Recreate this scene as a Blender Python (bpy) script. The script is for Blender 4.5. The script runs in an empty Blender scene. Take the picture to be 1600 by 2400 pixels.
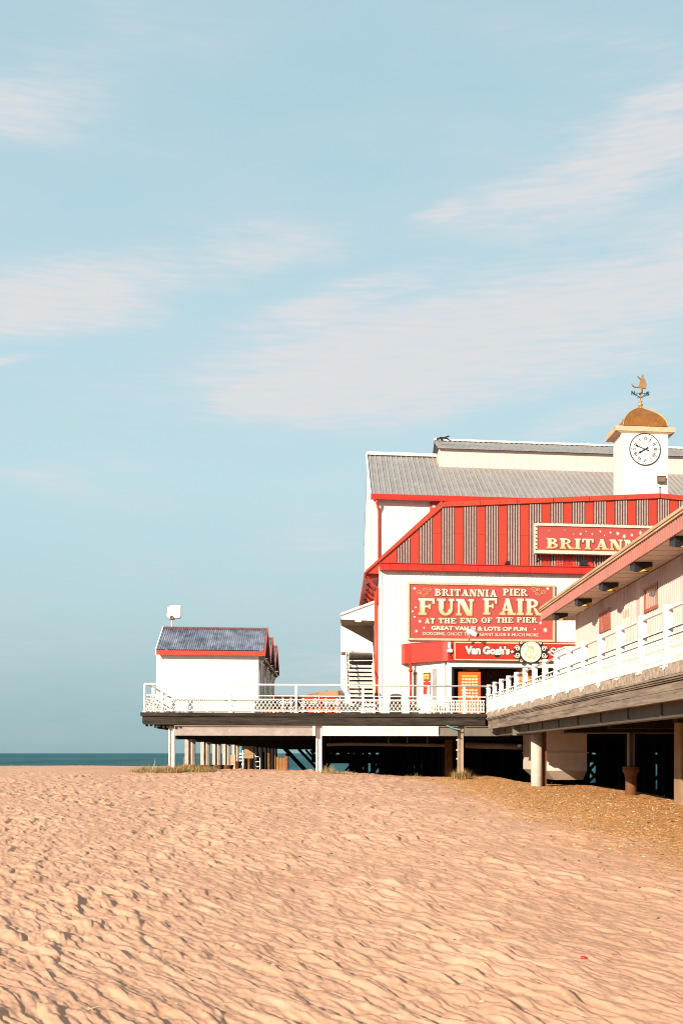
import bpy, math, random
import numpy as np
from math import radians, sin, cos, tan, pi, atan, sqrt
random.seed(7)
SC = bpy.context.scene
COL = SC.collection

# ------------------------------------------------------------------ camera
F = 2500.0                       # focal length in photo pixels
EYE = 1.6
YAW = atan(15 / F)               # pier axis is world +Y
cam_d = bpy.data.cameras.new("camera")
cam = bpy.data.objects.new("camera", cam_d); COL.objects.link(cam)
cam.location = (0, 0, EYE)
cam.rotation_euler = (radians(90), 0, -YAW)
cam_d.sensor_fit = 'HORIZONTAL'; cam_d.sensor_width = 36
cam_d.lens = F / 1600 * 36
cam_d.shift_y = (1766 - 1200) / 1600
cam_d.clip_start = 0.1; cam_d.clip_end = 60000
SC.camera = cam

# ------------------------------------------------------------------ light
SUN_EL, SUN_AZ = 20.0, 37.0      # sun behind the camera, to its left
sd = bpy.data.lights.new("sun", 'SUN'); sd.energy = 5.0; sd.angle = radians(0.5)
sd.color = (1.0, 0.86, 0.68)
sun = bpy.data.objects.new("sun", sd); COL.objects.link(sun)
sun.rotation_euler = (radians(90 - SUN_EL), 0, -radians(SUN_AZ))
SC.view_settings.view_transform = 'Standard'
SC.view_settings.look = 'None'
SC.view_settings.exposure = 0.72
SC.view_settings.gamma = 1.0
SC.cycles.pixel_filter_type = 'BLACKMAN_HARRIS'; SC.cycles.filter_width = 1.1

def build_world():
    w = bpy.data.worlds.new("World"); SC.world = w; w.use_nodes = True
    nt = w.node_tree; N = nt.nodes; L = nt.links; N.clear()
    def nd(t, **k):
        n = N.new(t)
        for a, b in k.items(): setattr(n, a, b)
        return n
    def math_(op, a, b=None, c=None, clamp=False):
        n = nd('ShaderNodeMath', operation=op); n.use_clamp = clamp
        for i, v in enumerate((a, b, c)):
            if v is None: continue
            if isinstance(v, (int, float)): n.inputs[i].default_value = v
            else: L.new(v, n.inputs[i])
        return n.outputs[0]
    out = nd('ShaderNodeOutputWorld'); bg = nd('ShaderNodeBackground')
    L.new(bg.outputs[0], out.inputs[0])
    sky = nd('ShaderNodeTexSky', sky_type='NISHITA', sun_disc=False)
    sky.sun_elevation = radians(SUN_EL)
    sky.sun_rotation = radians(180 + SUN_AZ)
    sky.air_density = 1.2; sky.dust_density = 2.0; sky.ozone_density = 1.5
    tc = nd('ShaderNodeTexCoord'); sep = nd('ShaderNodeSeparateXYZ')
    L.new(tc.outputs['Generated'], sep.inputs[0])
    X, Y, Z = sep.outputs
    hor = math_('SQRT', math_('ADD', math_('MULTIPLY', X, X), math_('MULTIPLY', Y, Y)))
    el = math_('MULTIPLY', math_('ARCTAN2', Z, hor), 180 / pi)      # elevation, degrees
    az = math_('MULTIPLY', math_('ARCTAN2', X, Y), 180 / pi)        # azimuth from pier axis, degrees
    ramp = nd('ShaderNodeValToRGB'); cr = ramp.color_ramp
    e01 = math_('DIVIDE', el, 60.0, clamp=True); L.new(e01, ramp.inputs[0])
    def lin(r, g, b):
        f = lambda c: (c / 255 / 12.92 if c / 255 <= .04045 else ((c / 255 + .055) / 1.055) ** 2.4) / SKYX
        return (f(r), f(g), f(b), 1)
    SKYX = 2 ** SC.view_settings.exposure
    stops = [(0, (148, 184, 190)), (3, (162, 195, 202)), (8, (184, 214, 220)), (14, (192, 223, 230)),
             (21, (187, 220, 231)), (30, (179, 213, 225)), (60, (160, 196, 212))]
    cr.elements[0].position = 0; cr.elements[0].color = lin(*stops[0][1])
    cr.elements[1].position = 1; cr.elements[1].color = lin(*stops[-1][1])
    for d, c in stops[1:-1]:
        e = cr.elements.new(d / 60); e.color = lin(*c)
    # the sky model's own light, with the day's pale teal air over it
    sk = nd('ShaderNodeMix', data_type='RGBA', blend_type='MULTIPLY'); sk.inputs[0].default_value = 1
    L.new(sky.outputs[0], sk.inputs[6]); sk.inputs[7].default_value = (.10, .10, .10, 1)
    mx = nd('ShaderNodeMix', data_type='RGBA'); mx.inputs[0].default_value = .93
    L.new(sk.outputs[2], mx.inputs[6]); L.new(ramp.outputs[0], mx.inputs[7])
    # cirrus: soft bands in azimuth/elevation, broken by stretched noise
    comb = nd('ShaderNodeCombineXYZ')
    a2 = math_('ADD', az, math_('MULTIPLY', el, 0.0))
    L.new(a2, comb.inputs[0]); L.new(el, comb.inputs[1])
    def noise(scx, scy, rot, detail, w):
        mp = nd('ShaderNodeMapping'); mp.inputs['Rotation'].default_value = (0, 0, radians(rot))
        mp.inputs['Scale'].default_value = (scx, scy, 1); mp.inputs['Location'].default_value = (w, w * 1.7, w)
        L.new(comb.outputs[0], mp.inputs[0])
        n = nd('ShaderNodeTexNoise'); n.inputs['Scale'].default_value = 1; n.inputs['Detail'].default_value = detail
        n.inputs['Roughness'].default_value = .55
        L.new(mp.outputs[0], n.inputs['Vector']); return n.outputs[0]
    n1 = noise(.09, .32, -11, 5, 3.1); n2 = noise(.16, 1.15, -11, 7, 9.4); n3 = noise(.45, 4.5, -14, 6, 1.2)
    warp = math_('MULTIPLY', math_('SUBTRACT', n1, .5), 5.0)
    azw = math_('ADD', az, math_('MULTIPLY', math_('SUBTRACT', n2, .5), 5.0))
    elw = math_('ADD', el, math_('MULTIPLY', warp, .45))
    total = None
    # azimuth, elevation, half-length, half-height, tilt (deg), strength
    for ca, ce, ha, he, tl, st in CLOUDS:
        t = radians(tl)
        dx = math_('SUBTRACT', azw, ca); dy = math_('SUBTRACT', elw, ce)
        u = math_('ADD', math_('MULTIPLY', dx, cos(t) / ha), math_('MULTIPLY', dy, sin(t) / ha))
        v = math_('ADD', math_('MULTIPLY', dx, -sin(t) / he), math_('MULTIPLY', dy, cos(t) / he))
        r2 = math_('ADD', math_('MULTIPLY', u, u), math_('MULTIPLY', v, v))
        g = math_('MULTIPLY', math_('EXPONENT', math_('MULTIPLY', math_('POWER', r2, 1.0), -.85)), st)
        total = g if total is None else math_('MAXIMUM', total, g)
    tex = math_('ADD', math_('MULTIPLY', n2, 1.0), math_('ADD', math_('MULTIPLY', n3, 1.0), -.10))
    dens = math_('MULTIPLY', total, tex, clamp=True)
    veil = math_('MULTIPLY', math_('MAXIMUM', math_('SUBTRACT', n1, .42), 0.0), 1.3)
    dens = math_('ADD', dens, veil, clamp=True)
    sm = nd('ShaderNodeMapRange', interpolation_type='SMOOTHSTEP'); L.new(dens, sm.inputs[0]); sm.inputs[1].default_value = .08; sm.inputs[2].default_value = 1.0
    dens = math_('MULTIPLY', math_('MAXIMUM', sm.outputs[0], math_('MULTIPLY', dens, .5)), math_('ADD', math_('MULTIPLY', n3, .55), .54), clamp=True)
    cm = nd('ShaderNodeMix', data_type='RGBA'); L.new(dens, cm.inputs[0])
    L.new(mx.outputs[2], cm.inputs[6]); cm.inputs[7].default_value = lin(226, 225, 227)
    L.new(cm.outputs[2], bg.inputs[0]); bg.inputs[1].default_value = 1.0
CLOUDS = [
    (8.0, 20.9, 16.0, 3.0, 8, 1.15), (17.0, 22.6, 9, 3.0, 8, 1.0), (-1.0, 18.9, 7.0, 2.3, 6, 1.05), (0.5, 23.0, 6.5, .9, 12, .85), (-5.0, 18.0, 3.0, 1.0, 4, .9),
    (-14.0, 22.6, 8.0, 1.6, 12, 1.05), (16.5, 29.0, 8.0, 2.0, 19, .95), (-16.0, 30.6, 8, 2.4, 18, .45), (-4, 25.4, 4.5, 1.7, 5, .55),
    (14, 17.0, 6, .8, 14, .6), (5.7, 27.2, 1.3, .4, 12, .7), (15, 32.5, 6, 1.0, -12, .45), (-17.5, 19.3, 2.5, .35, 8, .7), (-15, 14.2, 5, .9, 10, .4), (2, 6.0, 16, 2.4, 3, .25), (4, 12.5, 8, 1.6, 8, .3),
    (38, 24, 14, 3, 9, .8), (-42, 26, 16, 3, -8, .8), (70, 30, 20, 5, 5, .7), (-100, 32, 30, 6, 5, .7), (160, 30, 30, 6, 5, .6)]
build_world()

# ------------------------------------------------------------------ survey helpers
FY, FSL = 41.7, 0.1097           # front edge of the pier-head deck: Y = FY + FSL*X
def S(p):                        # pier-head frame (x, depth behind the front edge, z) -> world
    return (p[0], FY + FSL * p[0] + p[1], p[2])
def ID(p): return p
def ray(px): return tan(atan((px - 800) / F) + YAW)
def PX(px, py, d):
    k = ray(px); Y = (FY + d) / (1 - FSL * k); X = k * Y
    return X, EYE + (1766 - py) / F * (X * sin(YAW) + Y * cos(YAW))
def XP(px, d=0): return PX(px, 1766, d)[0]
def ZP(px, py, d=0): return PX(px, py, d)[1]
def PY_(px, py, Y):
    X = ray(px) * Y
    return X, EYE + (1766 - py) / F * (X * sin(YAW) + Y * cos(YAW))
def PS(px, py, X):
    Y = X / ray(px)
    return Y, EYE + (1766 - py) / F * (X * sin(YAW) + Y * cos(YAW))

# ------------------------------------------------------------------ mesh builder
class MB:
    def __init__(s, T=ID): s.v = []; s.f = []; s.m = []; s.T = T
    def add(s, pts, faces, mat=0):
        b = len(s.v); s.v += [s.T(p) for p in pts]
        for f in faces: s.f.append(tuple(b + i for i in f)); s.m.append(mat)
        return s
    def box(s, x0, x1, y0, y1, z0, z1, mat=0):
        if x0 > x1: x0, x1 = x1, x0
        if y0 > y1: y0, y1 = y1, y0
        if z0 > z1: z0, z1 = z1, z0
        return s.add([(x0, y0, z0), (x1, y0, z0), (x1, y1, z0), (x0, y1, z0), (x0, y0, z1), (x1, y0, z1), (x1, y1, z1), (x0, y1, z1)],
                     [(0, 3, 2, 1), (4, 5, 6, 7), (0, 1, 5, 4), (1, 2, 6, 5), (2, 3, 7, 6), (3, 0, 4, 7)], mat)
    def prism(s, poly, y0, y1, mat=0, axis='y'):      # polygon in (x,z) [axis y], (y,z) [axis x], (x,y) [axis z]
        n = len(poly)
        mk = {'y': lambda a, b, t: (a, t, b), 'x': lambda a, b, t: (t, a, b), 'z': lambda a, b, t: (a, b, t)}[axis]
        A = sum(poly[i][0] * poly[(i + 1) % n][1] - poly[(i + 1) % n][0] * poly[i][1] for i in range(n))
        if (A < 0) == (axis != 'y'): poly = poly[::-1]
        # first cap at y0 faces -axis for ('y': ccw seen from -y)
        pts = [mk(a, b, y0) for a, b in poly] + [mk(a, b, y1) for a, b in poly]
        if axis == 'y':
            fs = [tuple(range(n)), tuple(range(2 * n - 1, n - 1, -1))] + [(i, n + i, n + (i + 1) % n, (i + 1) % n) for i in range(n)]
            poly_cc = True
        else:
            fs = [tuple(range(n - 1, -1, -1)), tuple(range(n, 2 * n))] + [(i, (i + 1) % n, n + (i + 1) % n, n + i) for i in range(n)]
        return s.add(pts, fs, mat)
    def bar(s, p, q, w, h=None, up=(0, 0, 1), mat=0):  # rectangular bar from p to q
        h = w if h is None else h
        p = np.array(p, float); q = np.array(q, float); d = q - p; d /= np.linalg.norm(d)
        u = np.array(up, float); a = np.cross(d, u)
        if np.linalg.norm(a) < 1e-4: a = np.cross(d, (0, 1, 0))
        a /= np.linalg.norm(a); b = np.cross(a, d)
        a = a * w / 2; b = b * h / 2
        pts = [tuple(p - a - b), tuple(p + a - b), tuple(p + a + b), tuple(p - a + b), tuple(q - a - b), tuple(q + a - b), tuple(q + a + b), tuple(q - a + b)]
        return s.add(pts, [(0, 1, 2, 3), (7, 6, 5, 4), (0, 4, 5, 1), (1, 5, 6, 2), (2, 6, 7, 3), (3, 7, 4, 0)], mat)
    def tube(s, path, r, n=8, mat=0, cap=True):
        path = [np.array(p, float) for p in path]; rr = r if hasattr(r, '__len__') else [r] * len(path)
        pts = []; fs = []; prev = None
        for i, p in enumerate(path):
            d = (path[min(i + 1, len(path) - 1)] - path[max(i - 1, 0)]); d /= np.linalg.norm(d) + 1e-12
            if prev is None:
                a = np.cross(d, (0, 0, 1)); 
                if np.linalg.norm(a) < 1e-3: a = np.cross(d, (0, 1, 0))
            else: a = prev - d * np.dot(prev, d)
            a /= np.linalg.norm(a); prev = a; b = np.cross(d, a)
            for k in range(n):
                t = 2 * pi * k / n; pts.append(tuple(p + (a * cos(t) + b * sin(t)) * rr[i]))
        for i in range(len(path) - 1):
            for k in range(n): fs.append((i * n + k, i * n + (k + 1) % n, (i + 1) * n + (k + 1) % n, (i + 1) * n + k))
        if cap: fs += [tuple(range(n - 1, -1, -1)), tuple((len(path) - 1) * n + k for k in range(n))]
        return s.add(pts, fs, mat)
    def lathe(s, prof, c, n=24, mat=0):                # profile (r,z) about vertical axis at c
        pts = []; fs = []
        for r, z in prof:
            for k in range(n):
                t = 2 * pi * k / n; pts.append((c[0] + r * cos(t), c[1] + r * sin(t), c[2] + z))
        for i in range(len(prof) - 1):
            for k in range(n): fs.append((i * n + k, i * n + (k + 1) % n, (i + 1) * n + (k + 1) % n, (i + 1) * n + k))
        fs += [tuple(range(n - 1, -1, -1)), tuple((len(prof) - 1) * n + k for k in range(n))]
        return s.add(pts, fs, mat)
    def disc(s, cx, cz, r, y0, y1, n=32, mat=0):       # disc facing -y
        return s.prism([(cx + r * cos(2 * pi * i / n), cz + r * sin(2 * pi * i / n)) for i in range(n)], y0, y1, mat)
    def build(s, name, mats, parent=None, smooth=False, loc=None):
        if not isinstance(mats, (list, tuple)): mats = [mats]
        V = np.array(s.v, float)
        if parent is not None:
            o = np.array(WLOC[parent.name])
        else:
            o = np.array(loc) if loc is not None else np.array([(V[:, 0].min() + V[:, 0].max()) / 2, (V[:, 1].min() + V[:, 1].max()) / 2, V[:, 2].min()])
        me = bpy.data.meshes.new(name); me.from_pydata((V - o).tolist(), [], s.f)
        for m in mats: me.materials.append(m)
        if len(mats) > 1: me.polygons.foreach_set('material_index', s.m)
        if smooth: me.polygons.foreach_set('use_smooth', [True] * len(s.f))
        me.update()
        ob = bpy.data.objects.new(name, me); COL.objects.link(ob)
        if parent is not None: ob.parent = parent
        else: ob.location = o
        WLOC[ob.name] = tuple(o)
        return ob
WLOC = {}
def tag(o, label=None, cat=None, group=None, kind=None):
    if label: o['label'] = label
    if cat: o['category'] = cat
    if group: o['group'] = group
    if kind: o['kind'] = kind
    return o
def thing(name, label, cat, loc, group=None):
    o = bpy.data.objects.new(name, None); COL.objects.link(o); o.location = loc
    o.empty_display_size = .3; WLOC[o.name] = tuple(loc)
    return tag(o, label, cat, group)
def dup(root, delta, label, copy_parts=True):
    r = root.copy(); COL.objects.link(r); r.location = tuple(a + b for a, b in zip(root.location, delta)); r['label'] = label
    WLOC[r.name] = tuple(r.location)
    for ch in list(root.children):
        c = ch.copy(); COL.objects.link(c); c.parent = r
        for g in list(ch.children):
            d = g.copy(); COL.objects.link(d); d.parent = c
    return r

# ------------------------------------------------------------------ materials
def mat(name, col, rough=.6, var=.12, scale=2.0, bump=0.0, bscale=30, metal=0.0, spec=.5, dirt=None, dirt_amt=.0, dscale=(1, 1, .25), detail=6, col2=None):
    m = bpy.data.materials.new(name); m.use_nodes = True; nt = m.node_tree; N = nt.nodes; L = nt.links
    b = N['Principled BSDF']; b.inputs['Roughness'].default_value = rough; b.inputs['Metallic'].default_value = metal
    b.inputs['Specular IOR Level'].default_value = spec
    tc = N.new('ShaderNodeTexCoord')
    n = N.new('ShaderNodeTexNoise'); n.inputs['Scale'].default_value = scale; n.inputs['Detail'].default_value = detail
    n.inputs['Roughness'].default_value = .65
    L.new(tc.outputs['Object'], n.inputs['Vector'])
    r = N.new('ShaderNodeValToRGB'); r.color_ramp.elements[0].position = .3; r.color_ramp.elements[1].position = .7
    lo = tuple(c * (1 - var) for c in (col2 or col)); hi = tuple(min(1, c * (1 + var)) for c in col)
    r.color_ramp.elements[0].color = (*lo, 1); r.color_ramp.elements[1].color = (*hi, 1)
    L.new(n.outputs[0], r.inputs[0]); last = r.outputs[0]
    if dirt is not None:
        mp = N.new('ShaderNodeMapping'); mp.inputs['Scale'].default_value = dscale; L.new(tc.outputs['Object'], mp.inputs[0])
        n2 = N.new('ShaderNodeTexNoise'); n2.inputs['Scale'].default_value = 3; n2.inputs['Detail'].default_value = 8; n2.inputs['Roughness'].default_value = .7
        L.new(mp.outputs[0], n2.inputs['Vector'])
        r2 = N.new('ShaderNodeValToRGB'); r2.color_ramp.elements[0].position = .52; r2.color_ramp.elements[1].position = .72
        r2.color_ramp.elements[0].color = (0, 0, 0, 1); r2.color_ramp.elements[1].color = (dirt_amt,) * 3 + (1,)
        L.new(n2.outputs[0], r2.inputs[0])
        mx = N.new('ShaderNodeMix'); mx.data_type = 'RGBA'; L.new(r2.outputs[0], mx.inputs[0]); L.new(last, mx.inputs[6]); mx.inputs[7].default_value = (*dirt, 1)
        last = mx.outputs[2]
    L.new(last, b.inputs['Base Color'])
    if bump:
        n3 = N.new('ShaderNodeTexNoise'); n3.inputs['Scale'].default_value = bscale; n3.inputs['Detail'].default_value = 5
        L.new(tc.outputs['Object'], n3.inputs['Vector'])
        bp = N.new('ShaderNodeBump'); bp.inputs['Strength'].default_value = bump; bp.inputs['Distance'].default_value = .02
        L.new(n3.outputs[0], bp.inputs['Height']); L.new(bp.outputs[0], b.inputs['Normal'])
    return m
def wood(name, c1, c2, rough=.85, stretch=(1, 1, 12), bump=.6, scale=1.5):
    m = bpy.data.materials.new(name); m.use_nodes = True; nt = m.node_tree; N = nt.nodes; L = nt.links
    b = N['Principled BSDF']; b.inputs['Roughness'].default_value = rough; b.inputs['Specular IOR Level'].default_value = .25
    tc = N.new('ShaderNodeTexCoord'); mp = N.new('ShaderNodeMapping'); mp.inputs['Scale'].default_value = stretch
    L.new(tc.outputs['Object'], mp.inputs[0])
    n = N.new('ShaderNodeTexNoise'); n.inputs['Scale'].default_value = scale; n.inputs['Detail'].default_value = 10; n.inputs['Roughness'].default_value = .72
    L.new(mp.outputs[0], n.inputs['Vector'])
    r = N.new('ShaderNodeValToRGB'); r.color_ramp.elements[0].position = .36; r.color_ramp.elements[1].position = .66
    r.color_ramp.elements[0].color = (*c1, 1); r.color_ramp.elements[1].color = (*c2, 1)
    L.new(n.outputs[0], r.inputs[0]); L.new(r.outputs[0], b.inputs['Base Color'])
    bp = N.new('ShaderNodeBump'); bp.inputs['Strength'].default_value = bump; bp.inputs['Distance'].default_value = .015
    L.new(n.outputs[0], bp.inputs['Height']); L.new(bp.outputs[0], b.inputs['Normal'])
    return m
WHITE = mat("white_paint", (.78, .75, .71), .55, .05, 1.5, dirt=(.5, .42, .34), dirt_amt=.25)
WHITE2 = mat("white_rail_paint", (.70, .675, .64), .5, .06, 6, dirt=(.45, .3, .2), dirt_amt=.35)
WALLW = mat("white_cladding", (.70, .665, .625), .6, .04, .8, dirt=(.55, .5, .44), dirt_amt=.35, dscale=(1.2, 1.2, .12))
CREAM = mat("cream_paint", (.62, .47, .28), .5, .06, 5)
PINKW = mat("pink_white_cladding", (.50, .375, .35), .7, .10, 1.3, dirt=(.45, .34, .28), dirt_amt=.4)
RED = mat("red_paint", (.45, .022, .010), .4, .10, 1.5, dirt=(.22, .01, .006), dirt_amt=.35)
REDT = mat("orange_red_trim", (.44, .045, .018), .45, .10, 3, dirt=(.2, .03, .02), dirt_amt=.4)
REDP = mat("red_panel", (.43, .035, .014), .45, .07, .7, dirt=(.36, .04, .02), dirt_amt=.3)
DRED = mat("dark_red_paint", (.28, .015, .01), .5, .2, 4)
SALMON = mat("salmon_sign_face", (.40, .062, .050), .4, .05, .6)
GOLD = mat("gold_outline", (.30, .075, .02), .5, .1, 6)
DARKM = mat("black_metal", (.012, .011, .010), .45, .3, 8)
BLACK = mat("dark_interior", (.006, .005, .005), .9, .2, 3)
STRIPED = mat("striped_backing", (.09, .025, .018), .6, .25, 9)
STRIPEW = mat("striped_batten_white", (.36, .27, .245), .55, .2, 9, dirt=(.2, .1, .07), dirt_amt=.5)
ROOFG = mat("grey_metal_roof", (.27, .245, .235), .5, .16, .9, metal=.1, dirt=(.5, .44, .4), dirt_amt=.5, dscale=(1, .3, .3))
ROOFL = mat("pale_roof_rib", (.37, .325, .30), .45, .1, 3)
ROOFB = mat("blue_corrugated_sheet", (.21, .22, .29), .35, .3, 1.6, spec=.7, dirt=(.36, .38, .46), dirt_amt=.9, dscale=(4.5, .5, .5), col2=(.045, .06, .085))
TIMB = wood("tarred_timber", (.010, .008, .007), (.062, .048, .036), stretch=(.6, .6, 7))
TIMBS = wood("weathered_timber", (.085, .066, .052), (.31, .24, .19), stretch=(5, .35, 5))
TIMBV = wood("orange_timber", (.13, .045, .014), (.55, .26, .09), stretch=(5, 5, .5))
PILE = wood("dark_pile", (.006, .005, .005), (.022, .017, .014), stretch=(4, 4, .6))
STEELW = mat("white_steel", (.70, .63, .58), .6, .08, 2, dirt=(.30, .17, .10), dirt_amt=.45, dscale=(1, 1, 1))
STEELP = mat("faded_pink_steel", (.33, .265, .245), .65, .16, 2.0, dirt=(.5, .44, .42), dirt_amt=.7, dscale=(1.2, 1.2, 3))
STEELG = mat("grey_steel_beam", (.16, .14, .115), .6, .2, 2, dirt=(.25, .2, .16), dirt_amt=.4)
RUST = mat("rusty_iron", (.15, .055, .02), .8, .3, 6, bump=.4, dirt=(.07, .03, .015), dirt_amt=.8, dscale=(1, 1, 1))
RUSTW = mat("rusty_white_post", (.55, .44, .38), .7, .2, 5, dirt=(.16, .07, .03), dirt_amt=.85, dscale=(1.5, 1.5, .5))
CONC = mat("pale_concrete", (.46, .40, .35), .8, .12, 4, bump=.3, dirt=(.25, .18, .13), dirt_amt=.5)
CONCB = mat("brown_concrete", (.30, .19, .11), .85, .18, 4, bump=.4, dirt=(.18, .11, .06), dirt_amt=.6)
COPPER = mat("copper_dome", (.37, .14, .03), .34, .25, 3, metal=.45, dirt=(.10, .035, .012), dirt_amt=.7, dscale=(2, 2, .4))
COPF = mat("copper_figure", (.30, .16, .08), .6, .2, 8)
GOLDB = mat("gold_finial", (.5, .30, .12), .4, .1, 8, metal=.4)
TRIMW = mat("cream_stone_trim", (.52, .40, .26), .6, .15, 6, dirt=(.2, .12, .06), dirt_amt=.5)
FASC = mat("salmon_fascia", (.43, .17, .135), .6, .10, 1.0, dirt=(.30, .14, .14), dirt_amt=.5)
SOFF = mat("cream_soffit", (.72, .55, .41), .7, .06, 1.5)
EDGE = wood("pale_edge_board", (.30, .19, .10), (.60, .44, .30), stretch=(5, .3, 5))
ORANGE = mat("orange_board", (.62, .10, .012), .45, .08, 2)
YELLOW = mat("yellow_print", (.62, .33, .05), .5, .1, 8)
SHUT = mat("red_brown_shutter", (.34, .09, .05), .5, .15, 6)
GLASS = mat("dark_window_glass", (.05, .035, .03), .08, .1, 3, spec=.8)
LENS = mat("amber_lens", (.65, .36, .07), .3, .1, 5)
TAN = mat("tan_tarpaulin", (.30, .15, .075), .8, .2, 1.2, dirt=(.14, .06, .03), dirt_amt=.5)
PLASTW = mat("white_plastic", (.74, .70, .62), .5, .06, 4)
TEAL = mat("teal_cable", (.10, .35, .33), .5, .1, 5)
GREYD = mat("dark_grey_bin", (.05, .04, .035), .6, .2, 5)
WOODK = mat("grey_door_boards", (.20, .165, .145), .7, .2, 5)
# ================================================================== SETTING: sand, sea
def _perlin(x, y, seed=0):
    xi = np.floor(x).astype(np.int64); yi = np.floor(y).astype(np.int64); xf = x - xi; yf = y - yi
    def g(ix, iy):
        h = (ix * 374761393 + iy * 668265263 + seed * 974711) & 0xFFFFFFFF
        h = ((h ^ (h >> 13)) * 1274126177) & 0xFFFFFFFF; h = h ^ (h >> 16)
        a = (h % 4096) / 4096.0 * 2 * pi; return np.cos(a), np.sin(a)
    u = xf ** 3 * (xf * (xf * 6 - 15) + 10); v = yf ** 3 * (yf * (yf * 6 - 15) + 10)
    r = 0
    for dx, dy, w in ((0, 0, (1 - u) * (1 - v)), (1, 0, u * (1 - v)), (0, 1, (1 - u) * v), (1, 1, u * v)):
        gx, gy = g(xi + dx, yi + dy); r = r + w * (gx * (xf - dx) + gy * (yf - dy))
    return r * 1.5
def sstep(a, b, x): t = np.clip((x - a) / (b - a), 0, 1); return t * t * (3 - 2 * t)
def ground(X, Y):                                  # broad shape of the beach
    X = np.asarray(X, float); Y = np.asarray(Y, float)
    yy = np.clip(Y, -30, 43)
    z = .0262 * (yy - 6) * sstep(-14, 12, yy) + .0 * X
    z = z - .33 * sstep(-2.5, 4.5, X) * sstep(14, 40, yy) - .10 * sstep(6, 10, X) * sstep(14, 30, yy)
    z = z + .03 * sstep(-4, -12, X) * sstep(25, 40, yy)
    front = FY + FSL * X
    under = sstep(-7.0, -5.0, X) * (1 - sstep(5.5, 6.5, X))
    z = z - under * 1.1 * sstep(.9, 5.0, Y - front)                     # scoured away under the deck
    z = z - sstep(9.2, 12.5, X) * .55 * sstep(15, 25, yy)               # and under the pier hall
    z = z - sstep(6.5, 9, X) * .8 * sstep(38.5, 42.5, Y)
    z = z - (1 - .6 * under) * 3.2 * sstep(50, 95, Y) - under * 1.9 * sstep(50, 95, Y) - .02 * np.clip(Y - 95, 0, 200)
    z = z + (.035 * _perlin(X / 3.1, Y / 3.6, 5) + .05 * _perlin(X / 7.7, Y / 9.0, 6)) * (1 - .6 * sstep(30, 42, Y))
    return z
def ripples(X, Y):
    yl = np.maximum(Y, 1.0); gy = (yl / 10 + .05) ** -.3; p = .94 * (X * gy + 4.3 * np.log(yl + .6) + .10 * yl); q = .36 * X - .93 * Y
    w = _perlin(X / 1.1, Y / 1.1, 11); w2 = _perlin(X / .45, Y / .6, 12)
    p = p + .05 * w + .02 * w2
    def skew(sc, lq, seed, s):
        h = _perlin(p / sc, q / lq, seed)
        h = _perlin((p - s * sc * np.maximum(h, -.2)) / sc, q / lq, seed)
        h = _perlin((p - s * sc * np.maximum(h, -.2)) / sc, q / lq, seed)
        return h
    a = skew(.14, .46, 21, .62); b = skew(.08, .30, 22, .58); c = skew(.25, .70, 23, .6)
    patch = .55 + .75 * np.clip(_perlin(X / 1.6, Y / 2.2, 31) + .45, 0, 1.2)
    h = .040 * np.maximum(a, -.06) + .016 * np.maximum(b, -.10) + .030 * np.maximum(c, -.12)
    h = h * patch
    foot = np.maximum(0, _perlin(X / .33, Y / .33, 41) - .42)            # scuffs and old footprints
    h = h - .03 * foot
    h = h + .004 * _perlin(X / .05, Y / .06, 42) + .006 * _perlin(p / .05, q / .2, 43)
    return h
def shingle_mask(X, Y): return sstep(1.4, 6.2, X + .8 * _perlin(X / 1.3, Y / 1.6, 51)) * sstep(5, 27, Y + 1.5 * X)
def sand_height(X, Y, fine=True):
    z = ground(X, Y)
    if fine:
        k = 1 - .72 * shingle_mask(X, Y)
        k = k * (1 - .75 * sstep(36, 41, Y) * sstep(-6.5, -8, X))
        z = z + ripples(X, Y) * k
    return z
def sand_z(x, y): return float(sand_height(np.array([x]), np.array([y]))[0])

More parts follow.
